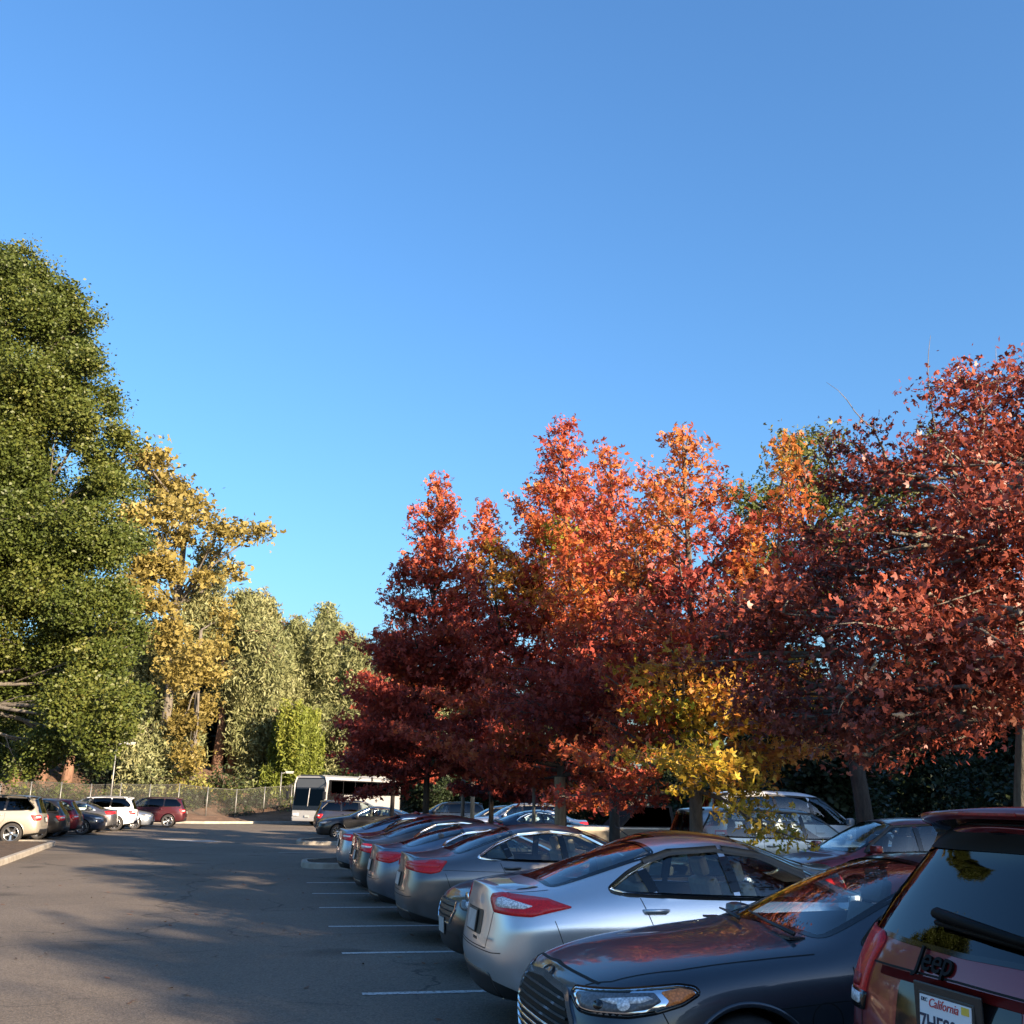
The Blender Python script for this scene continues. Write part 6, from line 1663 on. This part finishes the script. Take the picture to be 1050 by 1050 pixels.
# ------------------------------------------------------------------ fence, lamps, posts
GALV = simple('galvanised steel', (.22, .22, .21), .55, .7, noise=.15, nscale=8)
GALVD = simple('weathered fence wire', (.09, .088, .08), .6, .4)
def fence():
    root = empty('chain_link_fence', (0, 0, 0)); tag(root, 'long chain link fence with steel posts along the foot of the slope', 'fence')
    path = [(x, EDGE(x) + 4.6) for x in np.linspace(-62, 30, 47)]; H = 1.95
    zb = [slope_z(x, y) for x, y in path]
    for i, (x, y) in enumerate(path):
        m = MB(); m.tube([(x, y, zb[i] - .2), (x, y, zb[i] + H + .08)], .038, 7); m.build('fence_post', GALV, root)
    m = MB(); m.tube([(x, y, zb[i] + H) for i, (x, y) in enumerate(path)], .022, 5); m.build('top_rail', GALVD, root)
    m = MB(); w = .007; st = .115
    V = []; F = []
    def pt(s, z):
        k = min(len(path) - 2, max(0, int(s))); u = s - k
        return (path[k][0] + (path[k + 1][0] - path[k][0]) * u, path[k][1] + (path[k + 1][1] - path[k][1]) * u, zb[k] + (zb[k + 1] - zb[k]) * u + z)
    seg = 2.0; n = int((len(path) - 1) * seg / st)
    for i in range(-int(H / st), n):
        for sg in (1, -1):
            s0 = i * st / seg if sg > 0 else (i * st + H) / seg; s1 = s0 + sg * H / seg
            z0, z1 = .03, H
            if min(s0, s1) < 0 or max(s0, s1) > len(path) - 1: continue
            a, b = pt(s0, z0), pt(s1, z1); k = len(V)
            V += [(a[0] - w, a[1], a[2]), (a[0] + w, a[1], a[2]), (b[0] + w, b[1], b[2]), (b[0] - w, b[1], b[2])]; F.append((k, k + 1, k + 2, k + 3))
    m.add(V, F); m.build('wire_mesh', GALVD, root)
fence()
def lamp(px, Y, h, arm, label, r=.055):
    p = at(px, 830, Y); z0 = slope_z(p.x, Y) if Y > EDGE(p.x) else 0
    root = empty('lamp_post', (p.x, Y, max(z0, 0))); tag(root, label, 'lamp post', 'lamp posts')
    m = MB(); m.tube([(0, 0, -.3), (0, 0, h)], [r * 1.2, r * .8], 10); m.build('pole', GALV, root)
    m = MB(); m.tube([(0, 0, h - .12), (arm * .5, 0, h)], .035, 6); m.box((arm * .75, 0, h + .02), (abs(arm) * .8, .26, .10), bev=.03); h_ = m.build('lamp_head', simple('lamp housing', (.28, .28, .27), .5), root)
    m = MB(); m.box((arm * .75, 0, h - .065), (abs(arm) * .7, .24, .03)); m.build('lamp_lens', CLEAR, h_)
lamp(112, 79, 5.0, 1.1, 'lamp post behind the white sport utility with flat head')
lamp(286, 84, 2.9, .8, 'small lamp post left of the coach')
GP = simple('grey post', (.20, .20, .19), .6, .3, noise=.2, nscale=10); WOOD = bark_mat('weathered wood', (.15, .10, .06), (.42, .29, .17), 12)
def post(px, X, h, label, mat, r, name, cap=None):
    d = at(px, 838, 10); k = X / d.x; p = CAM_P + (d - CAM_P) * k
    root = empty(name, (p.x, p.y, 0)); tag(root, label, 'post')
    m = MB(); m.tube([(0, 0, -.3), (.01, 0, h * .5), (.0, .01, h)], [r, r * .98, r * .95], 12); m.build('pole', mat, root)
    m = MB()
    if cap == 'band': m.lathe([(r * 1.08, -.03), (r * 1.12, 0), (r * 1.08, .03)], 14, Matrix.Translation((0, 0, h * .8)) @ Matrix.Rotation(R(90), 4, 'X'))
    else: m.lathe([(0.0, .03), (r * .9, .02), (r * 1.05, -.02), (r * 1.05, -.05)], 14, Matrix.Translation((0, 0, h)) @ Matrix.Rotation(R(90), 4, 'X'))
    m.build('post_cap' if cap != 'band' else 'tree_tie', mat if cap != 'band' else BLACK, root)
post(574, 6.95, 2.35, 'sunlit wooden tree stake in front of the navy saloon', WOOD, .14, 'tree_stake', 'band')
post(474, 6.9, 4.6, 'thin grey steel pole left of the navy saloon', GP, .07, 'steel_pole')
post(547, 7.0, 3.0, 'slim dark sign pole left of the wooden stake', GP, .045, 'steel_pole')
post(484, 8.2, 2.6, 'pale wooden stake right of the thin steel pole', WOOD, .09, 'tree_stake', 'band')
# ------------------------------------------------------------------ sky, sun, camera
SUN_AZ, SUN_EL = R(148.5), R(16.5)
w = bpy.data.worlds.new('World'); scene.world = w; w.use_nodes = True
nt = w.node_tree; bg = nt.nodes['Background']
sk = nt.nodes.new('ShaderNodeTexSky'); sk.sky_type = 'NISHITA'; sk.sun_disc = False
sk.sun_elevation = SUN_EL; sk.sun_rotation = SUN_AZ; sk.altitude = 50; sk.air_density = 1.5; sk.dust_density = 2.0; sk.ozone_density = 8.0
nt.links.new(sk.outputs[0], bg.inputs[0]); bg.inputs[1].default_value = 0.084
sl = bpy.data.lights.new('sun', 'SUN'); sl.energy = 5.0; sl.angle = R(0.53); sl.color = (1.0, .78, .55)
so = bpy.data.objects.new('sun', sl); COL.objects.link(so)
sd = Vector((math.sin(SUN_AZ) * math.cos(SUN_EL), math.cos(SUN_AZ) * math.cos(SUN_EL), math.sin(SUN_EL)))
so.rotation_euler = sd.to_track_quat('Z', 'Y').to_euler(); so.location = sd * 60
cd = bpy.data.cameras.new('camera'); co_ = bpy.data.objects.new('camera', cd); COL.objects.link(co_); scene.camera = co_
cd.sensor_width = 36.0; cd.sensor_fit = 'HORIZONTAL'; cd.lens = 36.0 * FPX / 1050.0; cd.clip_start = .05; cd.clip_end = 5000
Mx = Matrix((_r, _u, -_f)).transposed().to_4x4(); Mx.translation = CAM_P; co_.matrix_world = Mx
scene.view_settings.view_transform = 'Standard'; scene.view_settings.look = 'None'; scene.view_settings.exposure = 1.93; scene.view_settings.gamma = 1.0
scene.render.engine = 'CYCLES'
scene.cycles.max_bounces = 8; scene.cycles.transparent_max_bounces = 12; scene.cycles.use_denoising = True
